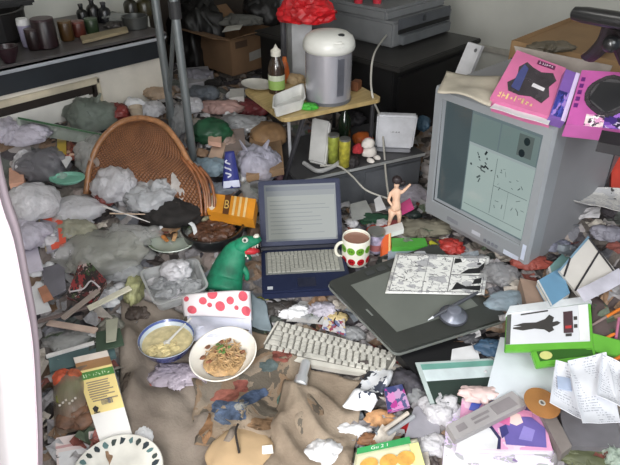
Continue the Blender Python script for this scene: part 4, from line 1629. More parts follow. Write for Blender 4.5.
b = MB()
spine = curve_pts([W(222, 292, .165), W(226, 276, .2), W(231, 262, .25), W(236, 252, .28), W(242, 247, .295)], 5)
n_ = len(spine)
b.tube(spine, [(20.5 - 11.5 * (i / (n_ - 1)) ** 1.1) * k for i in range(n_)], 18, flat=.75)
b.build('body', m_gr, dn_, smooth='all')
b = MB()
hd0 = W(240, 246, .3)
hdir = (W(256, 240, .31) - hd0).normalized()
side = (-HD + V((0, 0, .1))).normalized()
b.tube([hd0 - hdir * .02, hd0, hd0 + hdir * .025 + V((0, 0, .006)), hd0 + hdir * .055, hd0 + hdir * .075], [.02, .032, .028, .02, .012], 14, flat=.75)
b.build('upper_jaw', m_gr, dn_, smooth='all')
b = MB()
jd = (W(253, 262, .24) - hd0).normalized()
b.tube([hd0 - V((0, 0, .012)), hd0 + jd * .03, hd0 + jd * .06], [.022, .019, .008], 12, flat=.6)
b.build('lower_jaw', m_gr, dn_, smooth='all')
b = MB()
b.tube([hd0 + hdir * .012 - V((0, 0, .016)) + side * .01, hd0 + (hdir + jd) * .03 + side * .008, hd0 + (hdir + jd) * .042], [.02, .017, .008], 10, flat=.7)
b.build('mouth', mat('dino_red', (176, 36, 44), .5), dn_, smooth='all')
for i in range(6):
    q = hd0 + hdir * (.02 + .009 * i) - V((0, 0, .013)) + side * .017
    MB().lathe([(.004, 0), (0, -.013)], q, 8).build('tooth', mat('dino_tooth', (222, 220, 206), .4), dn_)
for i in range(3):
    q = hd0 + jd * (.025 + .011 * i) + side * .017
    MB().lathe([(.0035, 0), (0, .01)], q, 8).build('tooth', mat('dino_tooth', (222, 220, 206), .4), dn_)
e0 = hd0 + hdir * .022 + V((0, 0, .024)) + side * .016
MB().blob(e0, (.011, .011, .009), 1, 0, 1, 3, .99, ridge=False).build('eye', mat('dino_eye', (214, 216, 206), .3), dn_, smooth=True)
MB().blob(e0 + side * .008 + V((0, 0, .003)), (.005, .005, .005), 1, 0, 1, 2, .99, ridge=False).build('pupil', mat('dino_pupil', (20, 22, 20), .3), dn_, smooth=True)
MB().blob(hd0 + hdir * .062 + V((0, 0, .02)) + side * .01, (.01, .008, .007), 3, .2, 2, 3).build('horn', mat('dino_tooth', (222, 220, 206), .4), dn_)
b = MB()
b.tube(curve_pts([W(238, 262, .25), W(246, 272, .22), W(247, 280, .19)], 4), [.016, .014, .012, .012, .01, .01, .009, .009, .006], 10)
b.build('arm', m_gr, dn_, smooth='all')

# ================================================================== red dotted cloth bag in front of it
PQ = [W(184, 314, .16), W(252, 318, .15), W(250, 289, .215), W(181, 294, .215)]
dot = thing('dotted_bag', V((PQ[0] + PQ[1]) / 2) - V((0, 0, .05)), 'white bag with big red dots in front of the toy dinosaur', 'bag')
DQ = Quad(PQ)


def df(a, c):
    e = 1 - (2 * a - 1) ** 4
    p_ = DQ.p(a, c)
    return p_ + DQ.n * (.028 * e * (1 - (2 * c - 1) ** 2 * .5) + .006 * mn.noise(p_ * 16)) - V((0, 0, .01 * (1 - e)))


b = MB()
b.grid(df, 22, 14, .002)
b.build('bag_front', mat('bag_white_cloth', (222, 216, 218), .8, var=.04), dot, smooth='all')
m_rd = mat('dot_red', (204, 84, 98), .8, var=.12, vs=40)
for (cx, cy, r_) in ((.15, .3, .1), (.33, .68, .08), (.47, .93, .1), (.57, .45, .1), (.72, .66, .075), (.9, .82, .09), (.93, .3, .09), (.08, .82, .06), (.42, .5, .05), (.8, .4, .045)):
    b = MB()
    vs = []
    for i in range(14):
        a = 2 * PI * i / 14
        vs.append(b.bm.verts.new(df(min(1, max(0, cx + r_ * math.cos(a) * .72)), min(1, max(0, cy + r_ * 2.0 * math.sin(a)))) + DQ.n * .0035))
    cc = b.bm.verts.new(df(cx, min(cy, 1)) + DQ.n * .0045)
    for i in range(14):
        b.bm.faces.new([cc, vs[i], vs[(i + 1) % 14]])
    b.build('red_dot', m_rd, dot)
b = MB()
LQ2 = Quad([W(190, 342, .13), W(252, 336, .13), W(251, 312, .165), W(186, 306, .165)])


def lf(a, c):
    p_ = LQ2.p(a, c)
    return p_ + LQ2.n * (.012 * math.sin(c * 5 + a * 3) + .012 * mn.noise(p_ * 13))


b.grid(lf, 20, 10, .004)
b.build('white_lining', mat('lining_white', (198, 200, 214), .8), dot, smooth='all')
b = MB()
b.blob(W(202, 338, .1), (.035, .04, .05), 4, .3, 2, 3, .6)
b.build('white_flap', mat('lining_white', (198, 200, 214), .8), dot)

# ================================================================== wicker chair
A0, A1 = W(88, 192, .37), W(212, 212, .3)
wu = (A1 - A0)
wu.z = 0
wu.normalize()
wn = V((wu.y, -wu.x, 0))
wn = wn if wn.dot(-HD) > 0 else -wn
wn = (wn + V((0, 0, .75))).normalized()
wc = thing('wicker_chair', (A0 + A1) / 2 - V((0, 0, .15)), 'brown wicker chair back buried in the rubbish below the sink', 'chair')
rim = [(86, 194), (90, 166), (100, 142), (118, 124), (140, 118), (162, 124), (178, 142), (188, 160), (197, 172), (206, 190), (208, 210)]


def wp(px, py, h=0):
    return on_plane(px, py, A0, wn) + wn * h


m_cane = mat('cane', (128, 78, 46), .45, var=.25, vs=40, coat=.2)
rp = curve_pts([wp(*c) for c in rim], 6)
b = MB()
b.tube(rp, .011, 10)
b.tube([p_ - wn * .018 for p_ in rp], .009, 8)
b.build('rim', mat('cane_rim', (150, 104, 68), .4, var=.2, vs=40, coat=.3), wc, smooth='all')
s = NT('woven_cane')
co = s.coords('UV')
wv = []
for ax_ in (0, 1):
    sep = s.n('ShaderNodeSeparateXYZ')
    s.l(co, sep.inputs[0])
    wv.append(s.math('SINE', s.math('MULTIPLY', sep.outputs[ax_], 170)))
h = s.math('MULTIPLY', wv[0], wv[1])
cc = s.ramp(h, [(.2, (88, 54, 34)), (.75, (150, 98, 60))])
m_wov = s.finish(s.mix(.35, cc, s.ramp(s.noise(co, 5, 4), [(.3, (100, 64, 42)), (.7, (156, 104, 66))])), .5, 0, h, .6, .004)
left = [(86, 194), (90, 166), (100, 142), (118, 124), (140, 118)]
right = [(204, 212), (196, 176), (186, 160), (164, 126), (140, 118)]


def wf_(a, c):
    i = c * 4
    j = min(int(i), 3)
    f_ = i - j
    l_ = wp(*left[j]).lerp(wp(*left[j + 1]), f_)
    r_ = wp(*right[j]).lerp(wp(*right[j + 1]), f_)
    return l_.lerp(r_, a) - wn * (.01 + .03 * math.sin(PI * a) * (1 - c * .6))


b = MB()
b.grid(wf_, 30, 24, .006)
b.build('woven_back', m_wov, wc, smooth='all')
b = MB()
for i in range(4):
    b.tube(curve_pts([wp(182 + i * 6, 158 + i * 3, .006), wp(193 + i * 6, 172 + i * 3, .012), wp(200 + i * 5, 190 + i * 3, .012), wp(202 + i * 4, 216, .0)], 6), .006, 8)
b.build('arm_canes', m_cane, wc, smooth='all')

# ================================================================== blankets on the floor
def bmat(name, cols, scale, base_bump=.5):
    s = NT(name)
    co = s.coords('Object')
    c = s.ramp(s.noise(co, scale, 5, .6), cols)
    return s.finish(c, .95, 0, s.noise(co, 120, 3), base_bump, .004, spec=.15)


FLAT += [(G(227, 368).x, G(227, 368).y, .13), (G(170, 357).x, G(170, 357).y, .11), (W(118, 478, .12).x, W(118, 478, .12).y, .17), (W(320, 350, .1).x, W(320, 350, .1).y, .1), (W(280, 340, .1).x, W(280, 340, .1).y, .1), (W(355, 362, .1).x, W(355, 362, .1).y, .1), (W(302, 372, .1).x, W(302, 372, .1).y, .06)]
m_bl1 = bmat('blanket_greybrown', [(.3, (104, 94, 86)), (.5, (126, 116, 106)), (.7, (142, 132, 122))], 5)
m_bl2 = bmat('blanket_taupe', [(.3, (116, 102, 88)), (.5, (142, 128, 112)), (.75, (160, 146, 130))], 5)
s = NT('printed_fleece')
co = s.coords('Object')
wv_ = s.n('ShaderNodeTexNoise')
wv_.inputs['Scale'].default_value = 6
s.l(co, wv_.inputs['Vector'])
mv = s.n('ShaderNodeVectorMath', operation='MULTIPLY_ADD')
s.l(wv_.outputs['Color'], mv.inputs[0])
mv.inputs[1].default_value = (.25, .25, .25)
s.l(co, mv.inputs[2])
base_ = s.ramp(s.noise(mv.outputs[0], 6, 5), [(.3, (112, 96, 80)), (.5, (136, 122, 106)), (.7, (104, 98, 90))])
tan = s.math('GREATER_THAN', s.noise(mv.outputs[0], 10, 3), .53)
base_ = s.mix(s.math('MULTIPLY', tan, .6), base_, (122, 98, 76))
dark = s.math('LESS_THAN', s.noise(mv.outputs[0], 12, 4), .43)
base_ = s.mix(s.math('MULTIPLY', dark, .7), base_, (66, 66, 62))
m_bl3 = s.finish(base_, .95, 0, s.noise(co, 120, 3), .5, .004, spec=.15)
cloth('blanket', [(118, 470), (262, 480), (205, 322), (122, 300)], m_bl1, 'grey brown blanket heaped at the lower left of the bowls', 'blanket', amp=.06, freq=4.8, seed=3, rag=.05)
cloth('blanket', [(262, 480), (352, 474), (366, 384), (290, 366)], m_bl2, 'taupe blanket crumpled right below the keyboard', 'blanket', amp=.062, freq=5.2, seed=7, rag=.06)
fl = cloth('printed_fleece', [(196, 452), (316, 440), (318, 336), (190, 340)], m_bl3, 'patterned fleece blanket with blue and red figures between bowls and keyboard', 'blanket', amp=.04, freq=6, seed=5, lift=.022, rag=.16)


def fleece_patch(px, py, rx, ry, m, seed, rot=0):
    b = MB()
    n = 22
    ctr = (px, py)
    rings = []
    for r_ in (0, .5, 1):
        row = []
        for i in range(n):
            a = 2 * PI * i / n
            k_ = 1 + .45 * mn.noise(V((math.cos(a) * 1.6, math.sin(a) * 1.6, seed * 3.3)))
            x, y = rx * r_ * k_ * math.cos(a), ry * r_ * k_ * math.sin(a)
            row.append((px + x * math.cos(rot) - y * math.sin(rot), py + x * math.sin(rot) + y * math.cos(rot)))
        rings.append(row)
    return rings


# the printed figures are part of the fleece: laid on its own surface
from mathutils.bvhtree import BVHTree
me_ = fl.data
bv = BVHTree.FromPolygons([v.co + fl.location for v in me_.vertices], [list(p.vertices) for p in me_.polygons])


def on_fleece(px, py):
    r = ray(px, py).normalized()
    h = bv.ray_cast(EYE, r)
    return (h[0] - r * .003) if h[0] else G(px, py, .02)


for (px, py, rx, ry, cl, sd, ro) in ((228, 410, 20, 9, (74, 86, 106), 1, .2), (252, 398, 18, 6, (70, 82, 104), 2, -.5), (226, 396, 16, 6, (126, 80, 70), 3, -.2), (241, 386, 8, 6, (128, 78, 70), 4, 0),
                                     (282, 356, 10, 7, (120, 72, 64), 5, .3), (294, 392, 5, 12, (124, 80, 68), 6, 0), (206, 428, 7, 13, (120, 92, 68), 7, .2), (262, 424, 14, 6, (118, 94, 72), 8, 0),
                                     (286, 400, 8, 10, (72, 92, 84), 9, .3), (268, 366, 9, 6, (74, 84, 84), 10, 0), (240, 406, 12, 3, (126, 126, 122), 11, -.4), (222, 420, 9, 4, (78, 88, 104), 12, .5)):
    rg = fleece_patch(px, py, rx, ry, None, sd, ro)
    b = MB()
    vs = [[b.bm.verts.new(on_fleece(*q)) for q in row] for row in rg[1:]]
    cc = b.bm.verts.new(on_fleece(px, py))
    n = len(vs[0])
    for i in range(n):
        j = (i + 1) % n
        b.bm.faces.new([cc, vs[0][i], vs[0][j]])
        b.bm.faces.new([vs[0][i], vs[1][i], vs[1][j], vs[0][j]])
    b.build('printed_patch', mat('fleece%d' % sd, cl, .95, var=.3, vs=40, spec=.1), fl)
cloth('floral_cloth', [(236, 350), (268, 345), (262, 302), (246, 302)], pmat('floral', [(70, 84, 70), (104, 92, 70), (52, 58, 52), (120, 70, 60)], 14, .05, False, .9, 0), 'dark flowery cloth between dotted bag and keyboard', 'cloth', .02, 8, 16, 9)
cloth('grey_towel', [(250, 332), (272, 336), (266, 306), (250, 300)], mat('towel_bluegrey', (110, 122, 128), .95), 'blue grey towel tucked right of the dotted bag', 'towel', .025, 9, 16, 12, lift=.02)
kh = thing('khaki_cap', G(243, 458, 0), 'khaki cap lying at the bottom edge on the fleece', 'cap')
MB().blob(G(242, 462, .03), (.085, .085, .034), 3, .08, 1.5, 4, .6, rotz(YAW - PI / 2 + .3)).build('cap_body', mat('khaki', (172, 146, 112), .9, var=.08), kh, smooth='all')
MB().tube(curve_pts([G(240, 444, .083), G(238, 454, .088), G(241, 470, .07)], 4), .003, 6).build('dark_slit', mat('slit', (40, 34, 30), .9), kh)
slab_mb(Quad([G(263, 466, .05), G(274, 465, .05), G(273, 458, .055), G(263, 459, .055)]), .003).build('white_tag', mat('tag_white', (214, 212, 206), .7), kh)
p = G(302, 372, .035)
ms = thing('metal_torch', p, 'shiny silver torch lying below the keyboard edge', 'torch')
a, e = W(306, 362, .125), W(300, 385, .12)
MB().tube([a, a.lerp(e, .15), a.lerp(e, .6), a.lerp(e, .7), e], [.013, .015, .015, .02, .021], 16).build('torch_body', mat('torch_silver', (214, 216, 220), .28, metal=.5), ms, smooth=True)
MB().tube([e, e + (e - a) * .06], [.0195, .017], 16).build('torch_head', mat('torch_glass', (216, 218, 220), .1, coat=1), ms, smooth=True)

# ================================================================== generic rubbish, each piece its own thing
FW_ = mat('film_white', (240, 238, 242), .24, film=.06, coat=.5, var=.08)
FC_ = mat('film_clear', (222, 222, 218),   .14, film=.6, coat=1.0, var=.08)
FG_ = mat('film_grey', (192, 192, 198), .3, film=.25, coat=.5)
FL_ = mat('film_lavender', (222, 216, 230), .26, film=.12, coat=.4)
FB_ = mat('film_lightblue', (158, 182, 196), .35, film=.12, coat=.4)
WP = mat('paper_white', (216, 216, 218), .75, var=.05)
GP_ = mat('paper_grey', (140, 138, 140), .75, var=.08)
CB = mat('cardboard', (150, 118, 86), .85, var=.1)
BK = mat('black_cloth', (34, 31, 30), .85, var=.3, vs=25)


def col(c, rough=.6, var=.15):
    return mat('rub_%d_%d_%d' % c, c, rough, var=var, vs=18)


# (px, py, w, h, material, label, name, category, extra)
L = [
    (25, 132, 44, 26, FL_, 'lavender plastic bag at the left edge below the sink cabinet', 'plastic_bag', 'bag', {}),
    (92, 112, 40, 40, mat('film_sage', (134, 146, 134), .4, film=.2, coat=.4), 'sage green plastic bag in front of the cabinet door', 'plastic_bag', 'bag', {'ears': 1}),
    (116, 112, 24, 24, col((124, 50, 46), .4), 'dark red wrapper left of the wicker chair top', 'food_wrapper', 'wrapper', {}),
    (62, 104, 26, 14, FW_, 'white plastic bag against the white cabinet door', 'plastic_bag', 'bag', {}),
    (134, 104, 18, 18, WP, 'white crumpled paper behind the wicker chair top', 'crumpled_paper', 'paper', {}),
    (150, 108, 24, 20, FW_, 'whitish plastic bag behind the chair, left of the poles', 'plastic_bag', 'bag', {}),
    (158, 92, 26, 16, col((168, 146, 124)), 'tan crumpled wrapper by the nearest sink pole', 'food_wrapper', 'wrapper', {}),
    (182, 118, 14, 40, FG_, 'grey plastic bag between the two steel poles', 'plastic_bag', 'bag', {}),
    (44, 162, 44, 40, mat('film_darkgrey', (128, 126, 132), .35, film=.25, coat=.5), 'dark grey plastic bag left of the yellow packet', 'plastic_bag', 'bag', {}),
    (28, 160, 18, 26, FW_, 'small white bag left of the dark grey bag', 'plastic_bag', 'bag', {}),
    (36, 200, 46, 42, FW_, 'plump white bag at the left edge, below the orange box', 'plastic_bag', 'bag', {'tall': .9, 'amp': .2}),
    (76, 206, 50, 30, FW_, 'white bag right under the mint green lid', 'plastic_bag', 'bag', {'amp': .2}),
    (30, 232, 34, 34, FL_, 'pale lilac bag left of the orange framed packet', 'plastic_bag', 'bag', {}),
    (98, 150, 26, 44, FC_, 'clear crinkled film beside the left of the wicker chair', 'clear_film', 'film', {}),
    (106, 194, 18, 24, col((128, 62, 56), .45), 'small dark red wrapper below the wicker chair', 'food_wrapper', 'wrapper', {}),
    (117, 184, 36, 36, FW_, 'white bag on the lower left of the wicker chair', 'plastic_bag', 'bag', {'tall': .9}),
    (150, 172, 26, 30, mat('foil', (214, 214, 216), .25, metal=.5), 'silvery foil ball on the wicker chair seat', 'foil_ball', 'foil', {'amp': .5, 'freq': 3}),
    (152, 194, 44, 36, mat('film_silver', (232, 234, 238), .18, film=.15, coat=.7), 'glossy whitish film heap under the foil ball', 'clear_film', 'film', {'amp': .45, 'freq': 2.6}),
    (132, 170, 16, 14, FW_, 'small white wrapper left of the foil ball', 'food_wrapper', 'wrapper', {}),
    (186, 186, 22, 44, mat('film_milk', (228, 224, 220), .5, film=.08), 'milky white bag standing at the right of the wicker chair', 'plastic_bag', 'bag', {'tall': 1.0, 'ears': 1}),
    (172, 184, 26, 18, col((52, 50, 42)), 'dark olive cloth inside the wicker chair', 'dark_cloth', 'cloth', {}),
    (172, 213, 58, 34, BK, 'black cloth lump left of the black pan', 'black_cloth', 'cloth', {'amp': .2, 'lift': .015}),
    (150, 216, 18, 12, col((60, 48, 44)), 'dark brown rag at the left of the black cloth lump', 'brown_rag', 'cloth', {}),
    (102, 244, 74, 52, mat('film_haze', (206, 206, 194), .14, film=.58, coat=1.0), 'large hazy clear bag left of the plate of food', 'clear_bag', 'bag', {'amp': .28, 'tall': .55}),
    (128, 234, 40, 26, FC_, 'clear bag overlapping the right of the hazy bag', 'clear_bag', 'bag', {}),
    (124, 268, 34, 24, FG_, 'greyish film bag between hazy bag and clear tray', 'clear_film', 'film', {}),
    (136, 284, 16, 34, mat('veg_yellow', (146, 146, 108), .5, var=.4, vs=30), 'yellow green vegetable wrapper left of the clear tray', 'vegetable_wrapper', 'wrapper', {}),
    (76, 228, 34, 22, col((148, 146, 128)), 'olive grey crumpled packet right of the orange frame', 'crumpled_packet', 'packet', {}),
    (210, 165, 32, 22, FB_, 'light blue bag left of the blue pouch', 'plastic_bag', 'bag', {}),
    (212, 128, 36, 34, mat('bag_green', (34, 80, 54), .5, var=.3), 'dark green bag right of the steel poles', 'green_bag', 'bag', {'amp': .2}),
    (244, 122, 42, 22, FG_, 'grey white film bag right of the dark green bag', 'plastic_bag', 'bag', {}),
    (250, 107, 30, 22, col((110, 46, 50), .5), 'maroon bundle behind the folding table leg', 'maroon_bundle', 'bundle', {}),
    (218, 106, 38, 16, col((170, 138, 132)), 'pinkish crumpled paper above the dark green bag', 'crumpled_paper', 'paper', {}),
    (192, 104, 18, 20, FW_, 'whitish bag right beside the second steel pole', 'plastic_bag', 'bag', {}),
    (203, 92, 28, 20, mat('film_slate', (108, 116, 126), .35, film=.15, coat=.4), 'slate blue bag in the shade below the cardboard box', 'plastic_bag', 'bag', {}),
    (256, 164, 40, 40, mat('film_lilacgrey', (200, 198, 216), .32, film=.12, coat=.5), 'lilac grey carrier bag with two handles right of the blue pouch', 'carrier_bag', 'bag', {'ears': 2, 'tall': .9}),
    (280, 170, 16, 20, col((176, 134, 146)), 'pink and white wrapper by the dark table leg', 'food_wrapper', 'wrapper', {}),
    (244, 176, 12, 16, WP, 'small white crumpled paper right of the blue pouch', 'crumpled_paper', 'paper', {}),
    (222, 188, 30, 16, mat('film_bottle', (182, 188, 200), .15, film=.35, coat=.9), 'clear plastic pack at the foot of the blue pouch', 'clear_pack', 'pack', {}),
    (252, 190, 26, 22, FC_, 'clear film left of the laptop screen', 'clear_film', 'film', {}),
    (205, 216, 30, 10, col((188, 182, 150)), 'cream wrapper under the orange carton', 'food_wrapper', 'wrapper', {}),
    (236, 222, 26, 10, col((156, 148, 104)), 'yellowish wrapper below the orange carton', 'food_wrapper', 'wrapper', {}),
    (256, 232, 16, 22, col((104, 84, 70)), 'brown paper scrap left of the laptop hinge', 'brown_paper', 'paper', {}),
    (176, 170, 12, 12, FW_, 'tiny white wrapper on the wicker chair weave', 'food_wrapper', 'wrapper', {}),
    (176, 268, 26, 22, FW_, 'white crumpled wrapper lying in the clear takeaway tray', 'food_wrapper', 'wrapper', {'z': .22}),
    (275, 306, 34, 12, col((58, 54, 52)), 'dark crumpled bag under the laptop front', 'dark_bag', 'bag', {}),
    (262, 300, 12, 8, col((160, 158, 62)), 'small yellow wrapper below the left laptop corner', 'food_wrapper', 'wrapper', {}),
    (293, 309, 24, 14, WP, 'white torn tissue under the laptop front edge', 'tissue', 'tissue', {'amp': .5}),
    (324, 308, 26, 16, FL_, 'white and purple wrapper below the right laptop corner', 'food_wrapper', 'wrapper', {}),
    (336, 316, 20, 12, col((196, 176, 128)), 'tan wrapper between keyboard and pen tablet', 'food_wrapper', 'wrapper', {}),
    (310, 318, 22, 10, FG_, 'grey film above the keyboard middle', 'clear_film', 'film', {}),
    (352, 332, 22, 14, FG_, 'grey wrapper between keyboard and tablet corner', 'food_wrapper', 'wrapper', {}),
    (376, 218, 28, 14, mat('dark_green_cloth', (26, 66, 44), .8, var=.3), 'dark green cloth lump left of the figurine', 'green_cloth', 'cloth', {}),
    (422, 226, 48, 16, mat('olive_cloth', (112, 108, 94), .9, var=.2), 'olive grey cloth under the monitor left corner', 'grey_cloth', 'cloth', {}),
    (410, 214, 18, 10, col((30, 40, 38)), 'small black pouch right of the figurine', 'black_pouch', 'pouch', {}),
    (412, 194, 30, 24, FL_, 'white plastic bag behind the figurine', 'plastic_bag', 'bag', {}),
    (450, 246, 22, 16, col((164, 52, 46), .4), 'red wrapper in front of the monitor base', 'food_wrapper', 'wrapper', {'amp': .5}),
    (436, 243, 12, 9, col((190, 190, 50)), 'small yellow wrapper left of the red wrapper', 'food_wrapper', 'wrapper', {}),
    (380, 228, 20, 10, col((176, 70, 56)), 'red wrapper behind the mug', 'food_wrapper', 'wrapper', {}),
    (396, 228, 24, 8, col((150, 50, 52)), 'dark red wrapper at the feet of the figurine', 'food_wrapper', 'wrapper', {}),
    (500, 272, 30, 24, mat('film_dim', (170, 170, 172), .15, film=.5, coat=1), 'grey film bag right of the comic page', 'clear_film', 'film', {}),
    (512, 299, 48, 22, FB_, 'light blue and white bag at the right corner of the pen tablet', 'plastic_bag', 'bag', {'amp': .2}),
    (528, 268, 32, 14, col((138, 66, 56), .6), 'reddish brown crumpled paper below the monitor corner', 'crumpled_paper', 'paper', {'lift': .03}),
    (474, 258, 24, 10, FG_, 'grey wrapper along the monitor base', 'food_wrapper', 'wrapper', {}),
    (412, 354, 36, 14, col((140, 36, 52), .5), 'dark red pouch under the pen tablet front', 'red_pouch', 'pouch', {}),
    (440, 350, 30, 14, col((30, 30, 32)), 'black bundle under the pen tablet front edge', 'black_bundle', 'bundle', {}),
    (408, 380, 30, 30, mat('black_mesh', (52, 50, 56), .7, var=.4, vs=40), 'dark mesh cloth left of the green striped folder', 'mesh_cloth', 'cloth', {}),
    (492, 346, 26, 18, col((58, 84, 110)), 'blue crumpled cover above the green striped folder', 'crumpled_cover', 'cover', {}),
    (470, 338, 20, 12, col((70, 70, 74)), 'dark grey wrapper below the pen tablet right side', 'food_wrapper', 'wrapper', {}),
    (354, 429, 30, 16, WP, 'white food wrapper left of the bread roll', 'food_wrapper', 'wrapper', {'amp': .2}),
    (380, 416, 28, 16, mat('bread', (196, 148, 104), .8, var=.35, vs=30), 'brown bread roll above the green banded packet', 'bread_roll', 'bread', {'amp': .15, 'smooth': True}),
    (374, 438, 26, 10, col((142, 100, 70)), 'brown paper strip at the top of the green banded packet', 'brown_paper', 'paper', {}),
    (417, 426, 22, 12, col((190, 40, 46), .35), 'red and white sweet wrapper right of the green banded packet', 'sweet_wrapper', 'wrapper', {'amp': .6, 'freq': 3}),
    (328, 452, 36, 30, WP, 'white crumpled paper at the bottom, left of the green banded packet', 'crumpled_paper', 'paper', {'amp': .4}),
    (440, 406, 34, 34, FW_, 'white crinkled film left of the grey flat box', 'clear_film', 'film', {}),
    (432, 442, 26, 20, FW_, 'white film bag below the crinkled film beside the flat box', 'plastic_bag', 'bag', {}),
    (480, 392, 34, 14, mat('tissue_pink', (222, 196, 192), .8, var=.15), 'pinkish white tissue on the green striped folder', 'tissue', 'tissue', {'z': .18}),
    (520, 458, 76, 16, mat('film_pink', (206, 186, 206), .3, film=.2, coat=.6), 'pinkish clear bag at the bottom below the magazine', 'plastic_bag', 'bag', {'tall': .5}),
    (588, 455, 46, 14, col((84, 88, 62)), 'olive green wrapper at the bottom right below the grey box', 'food_wrapper', 'wrapper', {}),
    (614, 455, 18, 26, mat('film_mint', (196, 214, 196), .4, film=.15, coat=.4), 'mint tinted bag at the bottom right corner', 'plastic_bag', 'bag', {}),
    (180, 376, 52, 18, mat('film_purple', (204, 192, 206), .2, film=.15, coat=.8), 'purple and white film under the two bowls', 'clear_film', 'film', {'tall': .35, 'lift': .02}),
    (66, 335, 42, 24, FC_, 'clear film with yellow tint above the teal edged card', 'clear_film', 'film', {'tall': .4}),
    (96, 344, 24, 22, col((86, 92, 84)), 'dark grey green wrapper left of the blanket top', 'food_wrapper', 'wrapper', {}),
    (108, 300, 20, 12, WP, 'white paper ball right of the dark patterned packet', 'crumpled_paper', 'paper', {}),
    (112, 326, 20, 26, col((134, 132, 122)), 'grey crumpled paper left of the blanket', 'crumpled_paper', 'paper', {}),
    (138, 310, 24, 16, col((72, 62, 56)), 'dark brown rag above the blanket', 'brown_rag', 'cloth', {}),
    (130, 384, 16, 30, col((78, 68, 60)), 'dark wrapper right of the juice carton', 'food_wrapper', 'wrapper', {}),
    (152, 388, 8, 14, col((160, 96, 84)), 'small reddish wrapper on the blanket right of the carton', 'food_wrapper', 'wrapper', {}),
    (142, 436, 18, 30, WP, 'white torn paper right of the juice carton foot', 'torn_paper', 'paper', {'tall': .4}),
    (8, 128, 14, 30, FL_, 'pale bag at the far left edge near the blue ball', 'plastic_bag', 'bag', {}),
    (604, 236, 26, 18, col((128, 126, 136)), 'grey lilac bag right of the beige file', 'plastic_bag', 'bag', {'lift': .02}),
    (556, 244, 26, 14, col((118, 120, 136)), 'slate wrapper behind the teal edged book', 'food_wrapper', 'wrapper', {}),
    (612, 376, 22, 26, FW_, 'white film bag right of the receipts', 'plastic_bag', 'bag', {}),
    (268, 132, 34, 34, col((150, 118, 84)), 'crumpled brown paper sack under the folding table', 'paper_sack', 'sack', {'amp': .15}),
    (226, 140, 20, 20, col((152, 132, 122)), 'beige crumpled paper right of the peach paper', 'crumpled_paper', 'paper', {}),
    (236, 94, 18, 12, WP, 'small white box shaped wrapper by the table corner', 'crumpled_box', 'box', {'amp': .1}),
    (198, 76, 26, 20, col((122, 120, 128)), 'grey bundle at the left foot of the cardboard box', 'grey_bundle', 'bundle', {}),
    (214, 82, 16, 10, BK, 'small black rag below the cardboard box', 'black_rag', 'cloth', {}),
    (290, 108, 0, 0, None, '', '', '', {}),
]
for i, (px, py, w_, h_, m, lb, nm, ct_, kw) in enumerate(L):
    if m is None:
        continue
    bag(px, py, w_, h_, m, lb, nm, ct_, seed=i + 2, **kw)

# ------------------------------------------------------------------ left side: flat and special pieces
# long tray with green rim text
TG = Quad([W(22, 132, .52), W(100, 146, .47), W(102, 134, .53), W(18, 117, .57)])
o = tray('sushi_tray', TG, .05, mat('tray_sage', (172, 182, 172), .3, film=.1, coat=.4), 'long pale tray with dark green band below the cabinet door', 'tray')
decal('green_band', TG, mat('band_green', (44, 84, 52), .5), o, .0, .86, 1, 1.0, h=.003)
p = G(8, 108, .02)
o = MB().blob(p, (.026, .026, .026), 2, .0, 1, 3, .99, ridge=False).build('ball', mat('ball_blue', (92, 92, 150), .25, coat=.8), smooth=True)
tag(o, 'small shiny blue ball at the far left edge under the sink', 'ball')
slab('snack_packet', QZ([(57, 150), (66, 152), (66, 134), (57, 132)], .47), .012, mat('pk_yellow', (196, 168, 66), .35, coat=.4), 'yellow snack packet left of the photo printed box', 'packet')
slab('snack_box', QZ([(64, 154), (84, 152), (82, 136), (63, 136)], .46), .03, pmat('pk_photo', [(112, 46, 40), (150, 96, 72), (70, 34, 32), (196, 164, 140), (140, 66, 52)], 5, .3), 'small snack box printed with reddish food picture', 'box')
slab('card', QZ([(54, 148), (66, 168), (72, 158), (58, 142)], .45), .003, WP, 'white card leaning below the yellow snack packet', 'card')
slab('small_carton', QZ([(9, 184), (24, 182), (23, 166), (9, 168)], .42), .04, mat('pk_peach', (214, 164, 140), .5), 'small peach coloured carton at the left edge', 'carton')
c = G(70, 188, .03)
o = MB().lathe([(0, 0), (.05, 0), (.062, .012), (.066, .012), (.066, .016), (.058, .016), (.05, .006), (0, .006)], c, 30, sx=1, sy=.7, M=rotz(YAW - PI / 2)).build('tub_lid', mat('lid_mint', (122, 178, 158), .4), smooth=True)
tag(o, 'mint green tub lid above the white bags', 'lid')
# orange framed packet
FQ2 = Quad([W(46, 252, .29), W(66, 246, .3), W(66, 222, .34), W(37, 214, .34)])
fr = slab('cracker_packet', FQ2, .012, mat('pk_greyish', (150, 146, 154), .35, coat=.4), 'packet with orange red frame beside the hazy clear bag', 'packet')
m_or = mat('frame_orange', (206, 84, 62), .4)
decal('orange_top', FQ2, m_or, fr, 0, .88, 1, 1)
decal('orange_side', FQ2, m_or, fr, .7, .1, 1, .88)
decal('orange_foot', FQ2, m_or, fr, .3, 0, .9, .2)
decal('tan_edge', FQ2, mat('frame_tan', (164, 150, 120), .4), fr, 0, 0, .06, .9)
